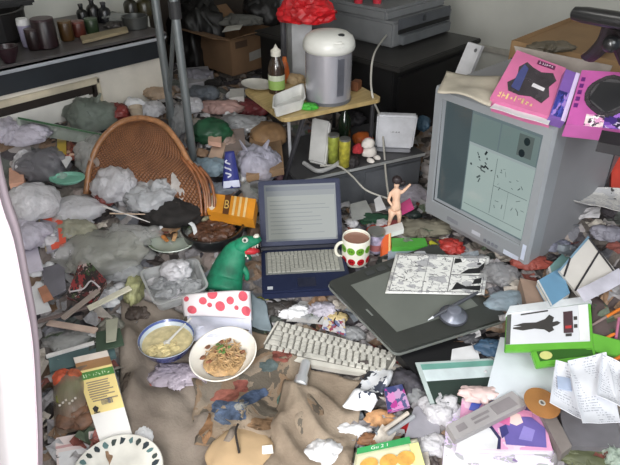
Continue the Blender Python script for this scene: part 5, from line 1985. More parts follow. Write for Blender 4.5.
# dark patterned packet
SQ2 = Quad([W(66, 296, .26), W(92, 304, .25), W(106, 280, .28), W(83, 254, .3)])
sp2 = slab('snack_pouch', SQ2, .02, pmat('pk_dark', [(34, 24, 26), (40, 28, 30), (140, 44, 48), (30, 24, 24), (30, 24, 26), (170, 150, 148), (40, 28, 30), (90, 32, 36), (34, 26, 28), (60, 80, 46)], 7, .35, coat=.7), 'dark glossy snack pouch with red and white print', 'pouch')
MB().tube(curve_pts([SQ2.p(.1, .1, .004), SQ2.p(.5, .3, .005), SQ2.p(.62, .6, .005), SQ2.p(.95, .62, .004)], 5), .004, 6, flat=.4).build('white_swoosh', mat('swoosh_white', (206, 200, 204), .4), sp2)
# grey card and white sheets
slab('grey_card', QZ([(46, 300), (66, 290), (64, 262), (42, 268)], .265), .004, mat('card_grey', (112, 110, 118), .6), 'plain dark grey card left of the dark snack pouch', 'card')
paper('paper_sheet', [(34, 318), (52, 312), (40, 284), (26, 290)], WP, 'white sheet at the left edge beside the curtain', z=.25, seed=3, wav=.008)
paper('brown_leaflet', [(44, 304), (54, 300), (46, 286), (38, 290)], col((170, 118, 92)), 'small orange brown leaflet right of the white sheet by the curtain', 'leaflet', z=.262, seed=8)
paper('paper_sheet', [(26, 276), (44, 272), (36, 240), (20, 246)], mat('paper_lilac', (196, 190, 204), .7), 'lilac white sheet against the curtain above the white sheet', z=.28, seed=5, wav=.01)
# long strips
for (a, c_, z0, z1, wd, cl, lb) in (((62, 318), (98, 290), .25, .27, 6, (158, 144, 136), 'narrow pinkish cardboard strip pointing at the dark snack pouch'),
                                    ((88, 308), (130, 287), .25, .26, 7, (212, 208, 188), 'broad cream cardboard strip right of the pinkish strip'),
                                    ((36, 322), (100, 302), .24, .25, 4, (110, 96, 92), 'dark thin strip crossing below the cream strip'),
                                    ((48, 322), (96, 330), .22, .22, 7, (202, 178, 164), 'pale pink strip lying below the dark thin strip'),
                                    ((46, 356), (94, 342), .2, .2, 4, (222, 220, 218), 'thin white strip above the teal edged card')):
    A_, B_ = W(a[0], a[1], z0), W(c_[0], c_[1], z1)
    k = K(A_)
    dd = (B_ - A_).normalized()
    sd_ = dd.cross(V((0, 0, 1))).normalized() * wd * k * .5
    slab('cardboard_strip', Quad([A_ - sd_, B_ - sd_, B_ + sd_, A_ + sd_]), .006, col(cl, .6, .08), lb, 'strip')
slab('white_card', QZ([(106, 342), (116, 340), (118, 318), (106, 320)], .2), .004, mat('panel_olive', (168, 168, 150), .6), 'upright olive white card beside the blanket top', 'card')
tq_ = QZ([(50, 372), (116, 356), (112, 338), (48, 354)], .17)
o = slab('teal_card', tq_, .01, mat('card_tealgrey', (92, 116, 118), .5), 'dark teal card with white edge above the vegetable bag', 'card')
decal('white_edge', tq_, mat('edge_white', (220, 220, 218), .6), o, 0, .82, 1, 1.0)
slab('dark_green_card', QZ([(96, 352), (124, 344), (120, 328), (96, 332)], .185), .006, mat('card_green', (66, 84, 68), .6), 'dark green card left of the grey blanket', 'card')
# vegetable bag
vq = Quad([W(54, 434, .12), W(96, 426, .12), W(86, 364, .2), W(52, 372, .2)])
vb = thing('vegetable_bag', vq.ctr - V((0, 0, .03)), 'clear bag of vegetables left of the juice carton', 'bag')


def vf(a, c, h=.05):
    e = (1 - (2 * a - 1) ** 2) * (1 - (2 * c - 1) ** 4)
    p_ = vq.p(a, c)
    return p_ + vq.n * (h * e + .006 * mn.noise(p_ * 22) - .012)


b = MB()
b.grid(vf, 18, 24, .002)
b.build('clear_film', mat('film_veg', (170, 150, 132), .2, film=.5, coat=.9), vb)
for (uu, vv, d_, cl, nm) in ((.3, .86, .022, (190, 84, 54), 'carrot'), (.62, .84, .02, (186, 96, 62), 'carrot'), (.5, .68, .03, (98, 140, 58), 'leafy_greens'), (.4, .5, .03, (120, 124, 62), 'leafy_greens'), (.55, .3, .034, (118, 86, 66), 'root_vegetable'), (.35, .18, .03, (112, 82, 64), 'root_vegetable'), (.7, .12, .026, (112, 84, 70), 'root_vegetable')):
    MB().blob(vq.p(uu, vv, .006), (d_, d_, .02), int(uu * 50), .25, 2.5, 3, .8).build(nm, mat('veg%d' % cl[0], cl, .6, var=.3, vs=40), vb, smooth=True)
for i in range(6):
    decal('white_print', vq, mat('print_white', (206, 200, 196), .5), vb, .25 + .08 * i, .34 + .03 * (i % 3), .3 + .08 * i, .37 + .03 * (i % 3), h=.045, t=.002)
# book with pages bottom left
bq = Quad([W(58, 480, .1), W(108, 470, .1), W(98, 430, .115), W(55, 438, .115)])
o = slab('paperback_book', bq, .03, mat('book_pink', (222, 208, 206), .6, var=.04), 'pale pink paperback book lying under the vegetable bag', 'book')
decal('pink_line', bq, mat('line_pink', (202, 160, 160), .6), o, 0, .72, 1, .78)
decal('white_panel', bq, mat('book_white', (226, 226, 228), .6), o, .05, .0, 1, .62)
# plate with dark motifs round the rim
c = W(118, 478, .12)
k = K(c)
pr_ = 45 * k
pl_ = thing('dinner_plate', c, 'white plate with dark small motifs round the rim at the bottom left', 'plate')
MB().lathe([(0, 0), (pr_ * .6, 0), (pr_ * .7, .008), (pr_, .02), (pr_ * 1.01, .022), (pr_ * .99, .024), (pr_ * .7, .013), (pr_ * .6, .006), (0, .005)], c, 48).build('plate_body', mat('plate_white', (222, 226, 226), .25, coat=.4, var=.03), pl_, smooth=True)
for i in range(16):
    a = YAW + PI * (-.55 + 1.1 * i / 15)
    dd = V((math.cos(a), math.sin(a), 0))
    tt = V((-dd.y, dd.x, 0))
    cq = c + dd * pr_ * .85 + V((0, 0, .0215))
    rs = random.Random(i)
    b = MB()
    pts = []
    for j in range(7):
        aa = 2 * PI * j / 7
        r_ = rs.uniform(.006, .013)
        pts.append(cq + tt * r_ * math.cos(aa) * .7 + (dd + V((0, 0, .12))) * r_ * math.sin(aa))
    b.hexa([v - V((0, 0, .002)) for v in pts], pts)
    b.build('rim_motif', mat('motif%d' % (i % 3), [(58, 66, 64), (84, 112, 112), (46, 54, 60)][i % 3], .5), pl_)
# plate of food
c = G(174, 247, .012)
k = K(c)
pr_ = 25 * k
fp = thing('food_plate', c, 'plate with orange food remains and green rim left of the black pan', 'plate')
MB().lathe([(0, 0), (pr_ * .55, 0), (pr_ * .7, .01), (pr_, .026), (pr_ * .98, .029), (pr_ * .68, .014), (0, .006)], c, 40).build('plate_body', mat('plate_sage', (178, 188, 176), .3, coat=.4), fp, smooth=True)
MB().lathe([(pr_ * .98, .0295), (pr_ * .86, .0235)], c, 40).build('green_rim', mat('rim_green', (112, 132, 96), .3, coat=.4), fp, smooth=True)
rs = random.Random(8)
for i in range(6):
    q0 = c + V((rs.gauss(0, .018), rs.gauss(0, .018), .02))
    a = rs.uniform(0, 3)
    MB().tube([q0, q0 + V((math.cos(a) * .03, math.sin(a) * .03, .006)), q0 + V((math.cos(a) * .055, math.sin(a) * .055, 0))], [.007, .009, .004], 8, flat=.5).build('food_strip', mat('food%d' % (i % 3), [(196, 128, 70), (206, 164, 120), (70, 54, 44)][i % 3], .5, var=.2, vs=40), fp, smooth=True)
o = MB().tube(curve_pts([c - RT * pr_ * .6 + HD * .03 + V((0, 0, .045)), c - RT * .01 + HD * pr_ * .8 + V((0, 0, .07)), c + RT * pr_ * .7 + HD * pr_ * .5 + V((0, 0, .06)), c + RT * pr_ * .95 + V((0, 0, .04))], 6), .008, 10, flat=.6).build('bag_handle', mat('handle_white', (206, 208, 210), .4), smooth=True)
tag(o, 'white curved plastic handle arching over the food plate', 'handle')
a, e = G(106, 219, .055), G(152, 234, .05)
o = MB().tube([a, a.lerp(e, .4), e], [.006, .004, .002], 8, flat=.5).build('plastic_knife', mat('knife_white', (216, 212, 208), .4), smooth=True)
tag(o, 'long white plastic knife pointing at the food plate', 'knife')
a, e = G(112, 224, .045), G(150, 226, .05)
o = MB().tube([a, e], [.003, .002], 8).build('chopstick', mat('chopstick_wood', (196, 172, 150), .6))
tag(o, 'single thin chopstick lying beside the white plastic knife', 'chopstick')
# papers and cartons in the back heap
slab('peach_paper', QZ([(208, 141), (221, 143), (222, 126), (209, 124)], .41), .02, mat('peach', (206, 166, 146), .7), 'small peach coloured box on the dark green bag', 'box')
paper('peach_sheet', [(208, 158), (222, 160), (226, 144), (214, 142)], mat('peach2', (204, 176, 156), .7), 'peach sheet hanging below the peach box', z=.37, seed=6)
slab('grey_carton', QZ([(222, 152), (246, 150), (244, 128), (224, 130)], .37), .03, mat('carton_taupe', (142, 128, 122), .8), 'flat taupe carton above the blue pouch', 'carton')
slab('brown_carton', QZ([(246, 176), (284, 168), (280, 128), (250, 136)], .33), .03, mat('carton_tan', (148, 120, 92), .85), 'flat brown carton leaning under the folding table', 'carton')
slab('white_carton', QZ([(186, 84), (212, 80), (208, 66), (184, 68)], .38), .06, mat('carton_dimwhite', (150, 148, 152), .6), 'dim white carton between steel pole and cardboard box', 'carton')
slab('juice_pack', QZ([(229, 98), (244, 96), (244, 88), (230, 89)], .42), .05, mat('carton_pack', (206, 204, 200), .5), 'little white drink carton left of the white plate', 'carton')
can('drink_can', G(257, 200, .0), .026, .07, mat('can_silver', (168, 176, 172), .3, metal=.6, var=.2), 'silver can lying behind the laptop screen corner', 'can', lid=mat('can_lid', (170, 172, 170), .3, metal=.8))
can('paper_cup', G(138, 122, .0), .03, .07, mat('cup_tan', (186, 170, 150), .6), 'pale paper cup behind the top of the wicker chair', 'cup', prof=[(0, 0), (.022, 0), (.03, .07), (.027, .07), (.02, .004), (0, .004)])

# ------------------------------------------------------------------ around the mug
p = G(375, 250, .0)
k = K(p)
o = can('tin', p, 9 * k, 22 * k, mat('tin_lilac', (160, 152, 176), .35, metal=.3, var=.3, vs=40), 'lilac and red drink can right behind the mug', 'can', lid=mat('can_lid', (170, 172, 170), .3, metal=.8))
MB().lathe([(9.1 * k, 4 * k), (9.1 * k, 11 * k)], p, 20).build('red_band', mat('tin_red', (150, 92, 92), .35), o, smooth=True)
q = Quad([W(382, 256, .2), W(391, 252, .2), W(391, 233, .25), W(383, 236, .25)])
o = slab('orange_packet', q, .012, mat('pk_orange', (212, 92, 40), .35, coat=.4), 'upright orange packet right of the lilac can', 'packet')
decal('yellow_stripe', q, mat('pk_stripe', (228, 190, 130), .4), o, .7, 0, .9, 1)
slab('white_box', QZ([(379, 236), (404, 229), (402, 222), (378, 229)], .25), .02, mat('box_white', (214, 214, 212), .5), 'small white box lying in front of the figurine', 'box')
slab('green_box', QZ([(392, 247), (428, 246), (425, 238), (391, 238)], .225), .025, mat('box_green', (72, 150, 56), .4, var=.06), 'long bright green box behind the pen tablet', 'box')
slab('blue_booklet', QZ([(388, 258), (432, 254), (426, 246), (388, 248)], .205), .008, mat('booklet', (150, 160, 176), .5), 'pale blue booklet under the bright green box', 'booklet')
slab('black_slab', QZ([(426, 264), (454, 262), (440, 248), (424, 250)], .225), .012, mat('case_black', (34, 38, 52), .4), 'flat black case between green box and comic page', 'case')
slab('grey_card', QZ([(418, 264), (432, 262), (424, 250), (414, 252)], .232), .003, mat('card_pale', (176, 178, 182), .5), 'narrow pale card left of the flat black case', 'card')
q = QZ([(352, 220), (374, 216), (366, 200), (350, 204)], .22)
slab('white_card', q, .004, mat('card_greywhite', (150, 152, 150), .6), 'greyish white card leaning at the chest foot', 'card')
paper('white_leaflet', [(376, 212), (386, 210), (380, 196), (374, 200)], WP, 'narrow white leaflet left of the figurine', 'leaflet', z=.25, seed=4)
slab('magenta_card', QZ([(402, 214), (414, 208), (410, 198), (400, 204)], .27), .006, mat('card_magenta', (204, 70, 130), .4), 'small magenta card right of the figurine', 'card')
slab('dark_booklet', QZ([(270, 178), (294, 180), (298, 170), (276, 168)], .28), .006, mat('booklet_dark', (74, 72, 72), .6), 'dark booklet beside the table leg', 'booklet') if False else None

# figurine
fb = W(394, 224, .222)
k = K(fb)
fg = thing('figurine', fb, 'small skin toned figurine with dark hair in front of the chest', 'figurine')
skm = mat('figurine_skin', (222, 184, 158), .5, var=.05)
fm = bpy.data.meshes.new('body')
S = k


def fpt(dx, dz, dy=0):
    return RT * dx * S + V((0, 0, dz * S * 1.13)) - HD * dy * S


jo = [fpt(0, 20), fpt(0, 27), fpt(-1, 33), fpt(-1, 36), fpt(4, 11, 2), fpt(5, 1, 0), fpt(-4, 11, 3), fpt(-5, 1, 1), fpt(-6, 31), fpt(-8, 25, 2), fpt(-4, 21, 5), fpt(5, 32), fpt(9, 37, 1), fpt(12, 41, 2), fpt(-1, 41), fpt(-6, 0, 4), fpt(6, 0, 3)]
eds = [(0, 1), (1, 2), (2, 3), (0, 4), (4, 5), (0, 6), (6, 7), (2, 8), (8, 9), (9, 10), (2, 11), (11, 12), (12, 13), (3, 14), (7, 15), (5, 16)]
rad = [4.2, 3.6, 4.2, 1.8, 2.8, 1.6, 2.8, 1.6, 1.9, 1.5, 1.1, 1.9, 1.5, 1.1, 3.6, 1.3, 1.3]
fm.from_pydata([tuple(j) for j in jo], eds, [])
fo_ = bpy.data.objects.new('body', fm)
COL.objects.link(fo_)
fo_.parent = fg
fo_.modifiers.new('skin', 'SKIN')
for i, r_ in enumerate(rad):
    fm.skin_vertices[0].data[i].radius = (r_ * S, r_ * S)
fm.skin_vertices[0].data[0].use_root = True
sm = fo_.modifiers.new('sub', 'SUBSURF')
sm.levels = sm.render_levels = 2
dg = bpy.context.evaluated_depsgraph_get()
nm_ = bpy.data.meshes.new_from_object(fo_.evaluated_get(dg))
fo_.modifiers.clear()
nm_.name = 'body'
fo_.data = nm_
nm_.materials.clear()
nm_.materials.append(skm)
for p_ in nm_.polygons:
    p_.use_smooth = True
hc = fb + fpt(-1, 42)
MB().blob(hc + HD * S * 1.0 + V((0, 0, 1.5 * S)), (4.6 * S, 4.6 * S, 4.2 * S), 2, .15, 2, 3, .5).build('hair', mat('hair_dark', (40, 30, 32), .5), fg, smooth=True)
MB().blob(hc + RT * 6 * S - V((0, 0, 1 * S)), (3 * S, 2 * S, 2.2 * S), 3, .2, 2, 3).build('hair_tail', mat('hair_dark', (40, 30, 32), .5), fg, smooth=True)
for a in (-1.4, 1.0):
    MB().blob(hc - HD * 3.4 * S + RT * a * S, (.6 * S, .4 * S, .8 * S), 1, 0, 1, 2, .99, ridge=False).build('eye', mat('eye_dark', (30, 24, 26), .4), fg)
MB().lathe([(0, 0), (7 * S, 0), (7 * S, 1.4 * S), (0, 1.4 * S)], fb - V((0, 0, .6 * S)), 24).build('base', mat('fig_base', (150, 60, 64), .4), fg)

# ================================================================== things on the monitor
MTOP = FQ.p(.5, 1, 0)
top_z = FQ.p(.5, 1, -.2).z + .001


def topm(px, py, h=0):
    return W(px, py, top_z + h)


# beige cloth on the left corner
cq_ = [(437, 96), (492, 108), (498, 84), (442, 80)]
b = MB()
QB = Quad([topm(437, 95), topm(490, 108), topm(500, 82), topm(446, 76)])


def bf(a, c):
    p_ = QB.p(a, c)
    return p_ + V((0, 0, .008 + .014 * (mn.noise(p_ * 12) + .5)))


b.grid(bf, 18, 14, .004)
tag(b.build('beige_cloth', mat('cloth_beige', (176, 168, 152), .9), smooth='all'), 'beige cloth laid over the left top of the monitor', 'cloth')
paper('paper_sheet', [(490, 108), (548, 126), (552, 118), (498, 101)], WP, 'white sheet edge under the pink boxes on the monitor', z=top_z + .006, seed=9)


def pinkbox(name, q, t, label, hx, hy, m_body, win_poly, side=None):
    o = thing(name, q.ctr - q.n * t, label, 'toy box')
    slab_mb(q, t).build('box_body', m_body, o)
    decal('window', q, mat('window_dark', (62, 56, 62), .12, coat=.9, var=.3, vs=20), o, poly=win_poly, h=.0014)
    return o


m_pk = mat('box_pink', (206, 112, 156), .4, var=.05, coat=.3)
m_pk2 = mat('box_hotpink', (184, 88, 156), .4, var=.08, coat=.3)
zb_ = top_z + .012
Q1 = Quad([W(490, 98, zb_ + .01), W(549, 116, zb_ + .01), W(566, 68, zb_ + .1), W(517, 50, zb_ + .1)])
wp1 = [(.22, .22), (.42, .2), (.62, .24), (.82, .18), (.9, .34), (.84, .52), (.92, .68), (.82, .8), (.62, .74), (.44, .78), (.3, .84), (.2, .7), (.26, .5), (.14, .36)]
bx1 = pinkbox('toy_box', Q1, .05, 'pink window box with arched dark window, left one on the monitor', 0, 0, m_pk, wp1)
decal('blue_item', Q1, mat('item_blue', (70, 76, 130), .2, coat=.8), bx1, poly=[(.24, .3), (.4, .26), (.38, .72), (.28, .78), (.24, .6)], h=.0022)
decal('white_mark', Q1, mat('label_white', (222, 218, 222), .4), bx1, poly=[(.56, .42), (.78, .4), (.79, .46), (.57, .49)], h=.0024)  # flat white mark laid over the dark window
decal('dark_title', Q1, mat('title_plum', (96, 40, 78), .4), bx1, .48, .87, .82, .95)
marks(Q1, mat('title_white', (232, 222, 230), .4), bx1, .52, .885, .79, .94, 6, 2)
marks(Q1, mat('title_gold', (226, 200, 140), .4), bx1, .1, .06, .72, .17, 9, 7)
Q1b = Quad([W(549, 117, zb_ + .01), W(565, 122, zb_ + .0), W(580, 74, zb_ + .1), W(566, 69, zb_ + .1)])
sd_ = thing('toy_box', Q1b.ctr - Q1b.n * .03, 'narrow violet and blue toy box wedged between the two pink boxes', 'toy box')
slab_mb(Q1b, .03).build('box_body', mat('box_violet', (120, 86, 160), .35, coat=.4), sd_)
decal('blue_picture', Q1b, pmat('pic_blue', [(52, 56, 130), (70, 74, 160), (150, 120, 190), (40, 40, 96)], 4, .3), sd_, .02, .05, .7, .55)
decal('pale_edge', Q1b, mat('edge_lilac', (206, 190, 224), .4), sd_, .72, 0, 1, 1)
Q2 = Quad([W(566, 124, zb_ + .005), W(640, 132, zb_ + .005), W(648, 74, zb_ + .1), W(582, 70, zb_ + .1)])
wp2 = [(.2 + .3 + .36 * math.cos(a), .56 + .36 * math.sin(a) * (1 + .06 * math.cos(4 * a))) for a in [2 * PI * i / 20 for i in range(20)]]
bx2 = pinkbox('toy_box', Q2, .05, 'hot pink box with large round dark window, right one on the monitor', 0, 0, m_pk2, wp2)
decal('purple_picture', Q2, pmat('pic_purple', [(110, 70, 160), (60, 40, 110), (206, 190, 220), (150, 100, 190), (40, 34, 60)], 5, .3), bx2, .5, .0, 1, .28)
decal('white_picture', Q2, pmat('pic_face', [(226, 206, 206), (60, 50, 66), (216, 150, 190), (236, 226, 226)], 5, .3), bx2, .24, .0, .5, .2)
for i in range(5):
    decal('title_letter', Q2, mat('title_plum2', (96, 36, 110), .4), bx2, .03, .3 + i * .12, .09, .37 + i * .12)
decal('dark_item', Q2, pmat('item_dark', [(40, 40, 42), (60, 58, 60), (84, 82, 84), (30, 30, 34)], 7, .3), bx2, poly=[(a * .8 + .1, c * .8 + .11) for a, c in wp2], h=.0022)
# white cardboard lid rising behind pink boxes
Q3 = Quad([W(520, 66, zb_ + .03), W(604, 84, zb_ + .03), W(612, 66, zb_ + .1), W(514, 46, zb_ + .09)])
slab('cardboard_sheet', Q3, .006, mat('lid_taupe', (146, 138, 130), .7), 'grey cardboard sheet standing behind the pink toy boxes', 'sheet')
slab('black_box', QZ([(598, 142), (640, 150), (640, 136), (602, 130)], top_z + .028), .026, mat('box_black', (34, 32, 36), .5), 'flat black box at the right end of the monitor top', 'box')

# cardboard box behind the monitor
p0 = on_x(508, 76, 2.35)
bz = p0.z - .22
cb2 = thing('cardboard_box', V((2.65, p0.y - .3, 0)), 'brown cardboard box standing behind the monitor', 'box')
zt2 = on_x(510, 40, 2.35).z
yl = on_x(512, 42, 2.35).y
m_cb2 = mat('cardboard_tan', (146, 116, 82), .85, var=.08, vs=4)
b = MB()
b.box((2.353, yl - .32, zt2 / 2), (.006, .64, zt2)).box((2.95, yl - .32, zt2 / 2), (.006, .64, zt2)).box((2.65, yl, zt2 / 2), (.6, .006, zt2)).box((2.65, yl - .64, zt2 / 2), (.6, .006, zt2)).box((2.65, yl - .32, zt2 - .02), (.6, .63, .006))
b.build('box_body', m_cb2, cb2)
MB().box((2.65, yl - .32, zt2 + .001), (.6, .06, .002)).build('tape', mat('tape_brown', (150, 112, 72), .4), cb2)
bag(550, 46, 40, 14, col((96, 88, 74)), 'dark rag lying on the cardboard box behind the monitor', 'dark_rag', 'cloth', 31, z=zt2)

# black chair arm, top right
arm = thing('chair_armrest', on_y(600, 50, .35) - V((0, 0, .1)), 'black padded chair armrest with bracket at the top right', 'armrest')
A1_, A2_ = at_dist(574, 13, EYE, 1.75), at_dist(650, 26, EYE, 1.7)
b = MB()
b.tube([A1_ - (A2_ - A1_) * .03, A1_, A1_.lerp(A2_, .15), A1_.lerp(A2_, .8), A2_], [.012, .022, .027, .03, .028], 16, flat=.75)
b.build('arm_pad', mat('arm_black', (26, 26, 28), .32, coat=.4), arm, smooth=True)
b = MB()
b.tube(curve_pts([at_dist(612, 24, EYE, 1.74), at_dist(606, 40, EYE, 1.78), at_dist(596, 52, EYE, 1.82), at_dist(588, 58, EYE, 1.86)], 5), .022, 10, flat=.5)
b.tube(curve_pts([at_dist(616, 26, EYE, 1.74), at_dist(620, 44, EYE, 1.8), at_dist(628, 64, EYE, 1.86)], 5), .026, 10, flat=.5)
ap = at_dist(900, 120, EYE, 2.2)
b.tube([at_dist(628, 64, EYE, 1.86), at_dist(700, 84, EYE, 1.92), ap, V((ap.x, ap.y, .02))], .024, 10)
b.build('bracket', mat('arm_bracket', (40, 36, 36), .5), arm)
MB().blob(at_dist(611, 44, EYE, 1.74), (.022, .022, .022), 2, .05, 1, 3, .9).build('knob', mat('arm_black', (26, 26, 28), .32), arm, smooth=True)

# ================================================================== right hand pile
MG = manga('comic_grey', (196, 194, 190), (60, 58, 58), 1.2, False)
paper('newsprint_bag', [(561, 206), (628, 220), (632, 196), (564, 194)], MG, 'grey printed paper bag poking out right of the monitor', 'paper bag', z=.42, seed=3, wav=.014, curl=.02)
# file with elastic bands
BF = Quad([W(582, 300, .27), W(620, 276, .31), W(588, 236, .36), W(559, 270, .31)])
bf_ = slab('document_file', BF, .012, mat('file_beige', (196, 192, 186), .6, var=.04), 'beige document file with black elastic bands on the right', 'file')
for a0, c0, a1, c1 in ((.0, .3, .98, .62), (.0, .78, .35, .98)):
    MB().tube([BF.p(a0, c0, .002), BF.p(a1, c1, .002)], .003, 6).build('elastic_band', mat('elastic', (44, 42, 46), .7), bf_)
MB().tube([BF.p(.95, .1, .002), BF.p(.98, .95, .002)], .003, 6).build('elastic_band', mat('elastic', (44, 42, 46), .7), bf_)
decal('blue_edge', BF, mat('file_blue', (110, 140, 160), .5), bf_, .0, .95, 1, 1)
paper('paper_sheet', [(584, 304), (626, 282), (618, 270), (576, 292)], mat('paper_lav', (206, 204, 216), .7), 'lavender white sheet over the lower edge of the beige file', z=.32, seed=13, wav=.006)
# teal edged book and blue book
for (cs, z_, mc, mp_, lb, t_) in (([(556, 300), (586, 270), (576, 240), (548, 268)], .27, (128, 168, 166), (212, 212, 210), 'book with teal cover edge behind the light blue book', .03),
                                  ([(551, 306), (570, 293), (561, 267), (537, 281)], .29, (112, 158, 190), (222, 222, 220), 'light blue book left of the beige document file', .02)):
    q = QZ(cs, z_)
    bk = thing('book', q.ctr - q.n * t_, lb, 'book')
    slab_mb(q, .002).build('front_cover', mat('cov%d' % mc[0], mc, .4, var=.05, coat=.3), bk)
    slab_mb(q, t_ - .004, -.002, .012).build('pages', mat('pages_white', (222, 220, 212), .8), bk)
    slab_mb(q, .002, -(t_ - .002)).build('back_cover', mat('cov%d' % mc[0], mc, .4), bk)
    decal('white_edge', q, mat('edge_white', (220, 220, 218), .6), bk, .0, .0, .06, 1)
q = QZ([(527, 305), (551, 306), (540, 282), (520, 278)], .265)
slab('tan_box', q, .05, mat('box_tan', (152, 128, 112), .7), 'small tan box left of the light blue book', 'box')

slab('black_slab', QZ([(416, 374), (500, 346), (512, 318), (396, 352)], .155), .03, mat('shade_black', (22, 22, 24), .45), 'flat black slab added for the shade under the front right of the pen tablet', 'case')  # added black slab, stands in for the dark shade below the tablet
# magazines and loose pages under the cases
paper('paper_sheet', [(484, 400), (566, 408), (560, 340), (500, 338)], mat('paper_bluewhite', (214, 220, 226), .6, var=.03), 'large blank white sheet under the green game cases', z=.19, seed=21, wav=.004)
# green striped folder
GQ = QZ([(430, 404), (519, 396), (504, 358), (415, 363)], .165)
gf = slab('clear_folder', GQ, .006, mat('folder_dark', (44, 58, 52), .35, coat=.4), 'folder with teal and white bands over dark green sheet', 'folder')
decal('teal_band', GQ, mat('folder_teal', (108, 160, 148), .4), gf, 0, .80, 1, .95)
decal('white_band', GQ, mat('folder_white', (206, 218, 220), .4), gf, 0, .52, 1, .80)
decal('clear_edge', GQ, mat('folder_clear', (178, 190, 188), .3, coat=.6), gf, 0, 0, .05, 1)
decal('top_edge', GQ, mat('folder_clear', (178, 190, 188), .3, coat=.6), gf, 0, .95, 1, 1)
slab('pale_notebook', QZ([(446, 370), (482, 366), (474, 344), (446, 350)], .15), .01, mat('nb_pale', (196, 206, 214), .5), 'pale notebook above the teal and white folder', 'notebook') if False else paper('paper_sheet', [(450, 366), (480, 362), (476, 346), (452, 350)], WP, 'small white sheet between tablet and teal banded folder', z=.155, seed=31)
# big picture page at the bottom
slab('comic_book', QZ([(442, 470), (552, 480), (556, 440), (448, 404)], .15), .008, manga('comic_lilac', (222, 216, 228), (128, 106, 150), .9, False), 'white comic book with lilac print under the magazine', 'comic book')
# magazine with drawn cover
MQ = QZ([(456, 450), (553, 452), (538, 398), (462, 398)], .168)
mgz = thing('magazine', MQ.ctr - MQ.n * .01, 'glossy magazine with pink and blue drawn cover at the lower right', 'magazine')
slab_mb(MQ, .01).build('pages', mat('mag_white', (216, 212, 218), .4), mgz)
decal('cover_picture', MQ, pmat('cover_pink', [(222, 160, 196), (236, 206, 220), (206, 140, 186), (226, 196, 214)], 4, .3, coat=.5), mgz, .0, .02, 1, .98)
decal('white_corner', MQ, mat('cover_white', (224, 224, 226), .35, coat=.5), mgz, poly=[(.0, .02), (.42, .02), (.44, .2), (.36, .4), (.2, .55), (.02, .6)], h=.002)
decal('dark_arc', MQ, mat('cover_navy', (56, 54, 92), .35, coat=.5), mgz, poly=[(.42, .02), (.46, .02), (.47, .22), (.38, .43), (.2, .58), (.19, .55), (.36, .39), (.44, .2)], h=.0026)
for pl_i, cl in (([(.52, .1), (.94, .06), (.98, .4), (.84, .62), (.62, .58), (.5, .36)], (106, 96, 164)), ([(.6, .66), (.86, .6), (.9, .86), (.7, .92)], (224, 150, 186)),
                 ([(.56, .5), (.66, .44), (.74, .5), (.72, .66), (.6, .68)], (236, 206, 200)), ([(.46, .5), (.58, .44), (.6, .6), (.5, .66)], (214, 110, 160)),
                 ([(.78, .74), (.9, .7), (.92, .84), (.82, .88)], (92, 80, 120)), ([(.66, .2), (.8, .16), (.86, .36), (.74, .44)], (140, 130, 196)),
                 ([(.1, .74), (.2, .7), (.26, .88), (.14, .94)], (76, 96, 184)), ([(.3, .8), (.42, .76), (.44, .9), (.32, .94)], (86, 100, 186)), ([(.48, .2), (.56, .3), (.54, .46), (.46, .4)], (62, 62, 120))):
    decal('cover_shape', MQ, mat('cov_%d_%d' % (cl[0], cl[1]), cl, .35, var=.1, coat=.5), mgz, poly=pl_i, h=.0032)
# grey flat box on it
RQ = Quad([W(450, 436, .205), W(458, 440, .2), W(526, 404, .21), W(514, 392, .215)])
RQ = Quad([W(456, 440, .2), W(528, 404, .2), W(512, 391, .205), W(447, 425, .205)])
gr_ = slab('flat_box', RQ, .022, mat('flatbox_grey', (156, 152, 152), .55, var=.06), 'long grey flat box lying across the magazine', 'box')
for (a0, a1, c0, c1) in ((.08, .2, .3, .7), (.3, .55, .55, .7), (.3, .5, .3, .42), (.6, .9, .2, .8)):
    decal('faint_print', RQ, mat('faint_ink', (132, 126, 128), .6), gr_, a0, c0, a1, c1)
# dark grey box and books on the far right
gq = QZ([(566, 446), (622, 448), (616, 418), (560, 410)], .18)
slab('grey_box', gq, .06, mat('box_midgrey', (112, 110, 114), .6), 'dark grey box under the receipts at the lower right', 'box')
q = QZ([(562, 454), (572, 446), (552, 408), (540, 412)], .185)
slab('hardcover_book', q, .03, mat('book_greybrown', (128, 120, 116), .6), 'narrow grey brown book edge right of the disc', 'book')
# CD
dc = W(542, 403, .215)
k = K(dc)
disc = thing('compact_disc', dc, 'orange brown disc half hidden under the receipts', 'disc')
MD = (V((0, 0, 1)) - HD * .1 + RT * .1).normalized().to_track_quat('Z', 'Y').to_matrix()
MB().lathe([(3.2 * k, 0), (18 * k, 0), (18 * k, .0014), (3.2 * k, .0014), (3.2 * k, 0)], dc, 40, M=MD).build('disc_body', mat('disc_orange', (196, 140, 84), .2, metal=.4, var=.1, coat=.6), disc, smooth=True)
MB().lathe([(2 * k, .0002), (3.4 * k, .0002), (3.4 * k, .0016), (2 * k, .0016)], dc, 24, M=MD).build('hub', mat('disc_hub', (196, 196, 186), .2, coat=.6), disc)
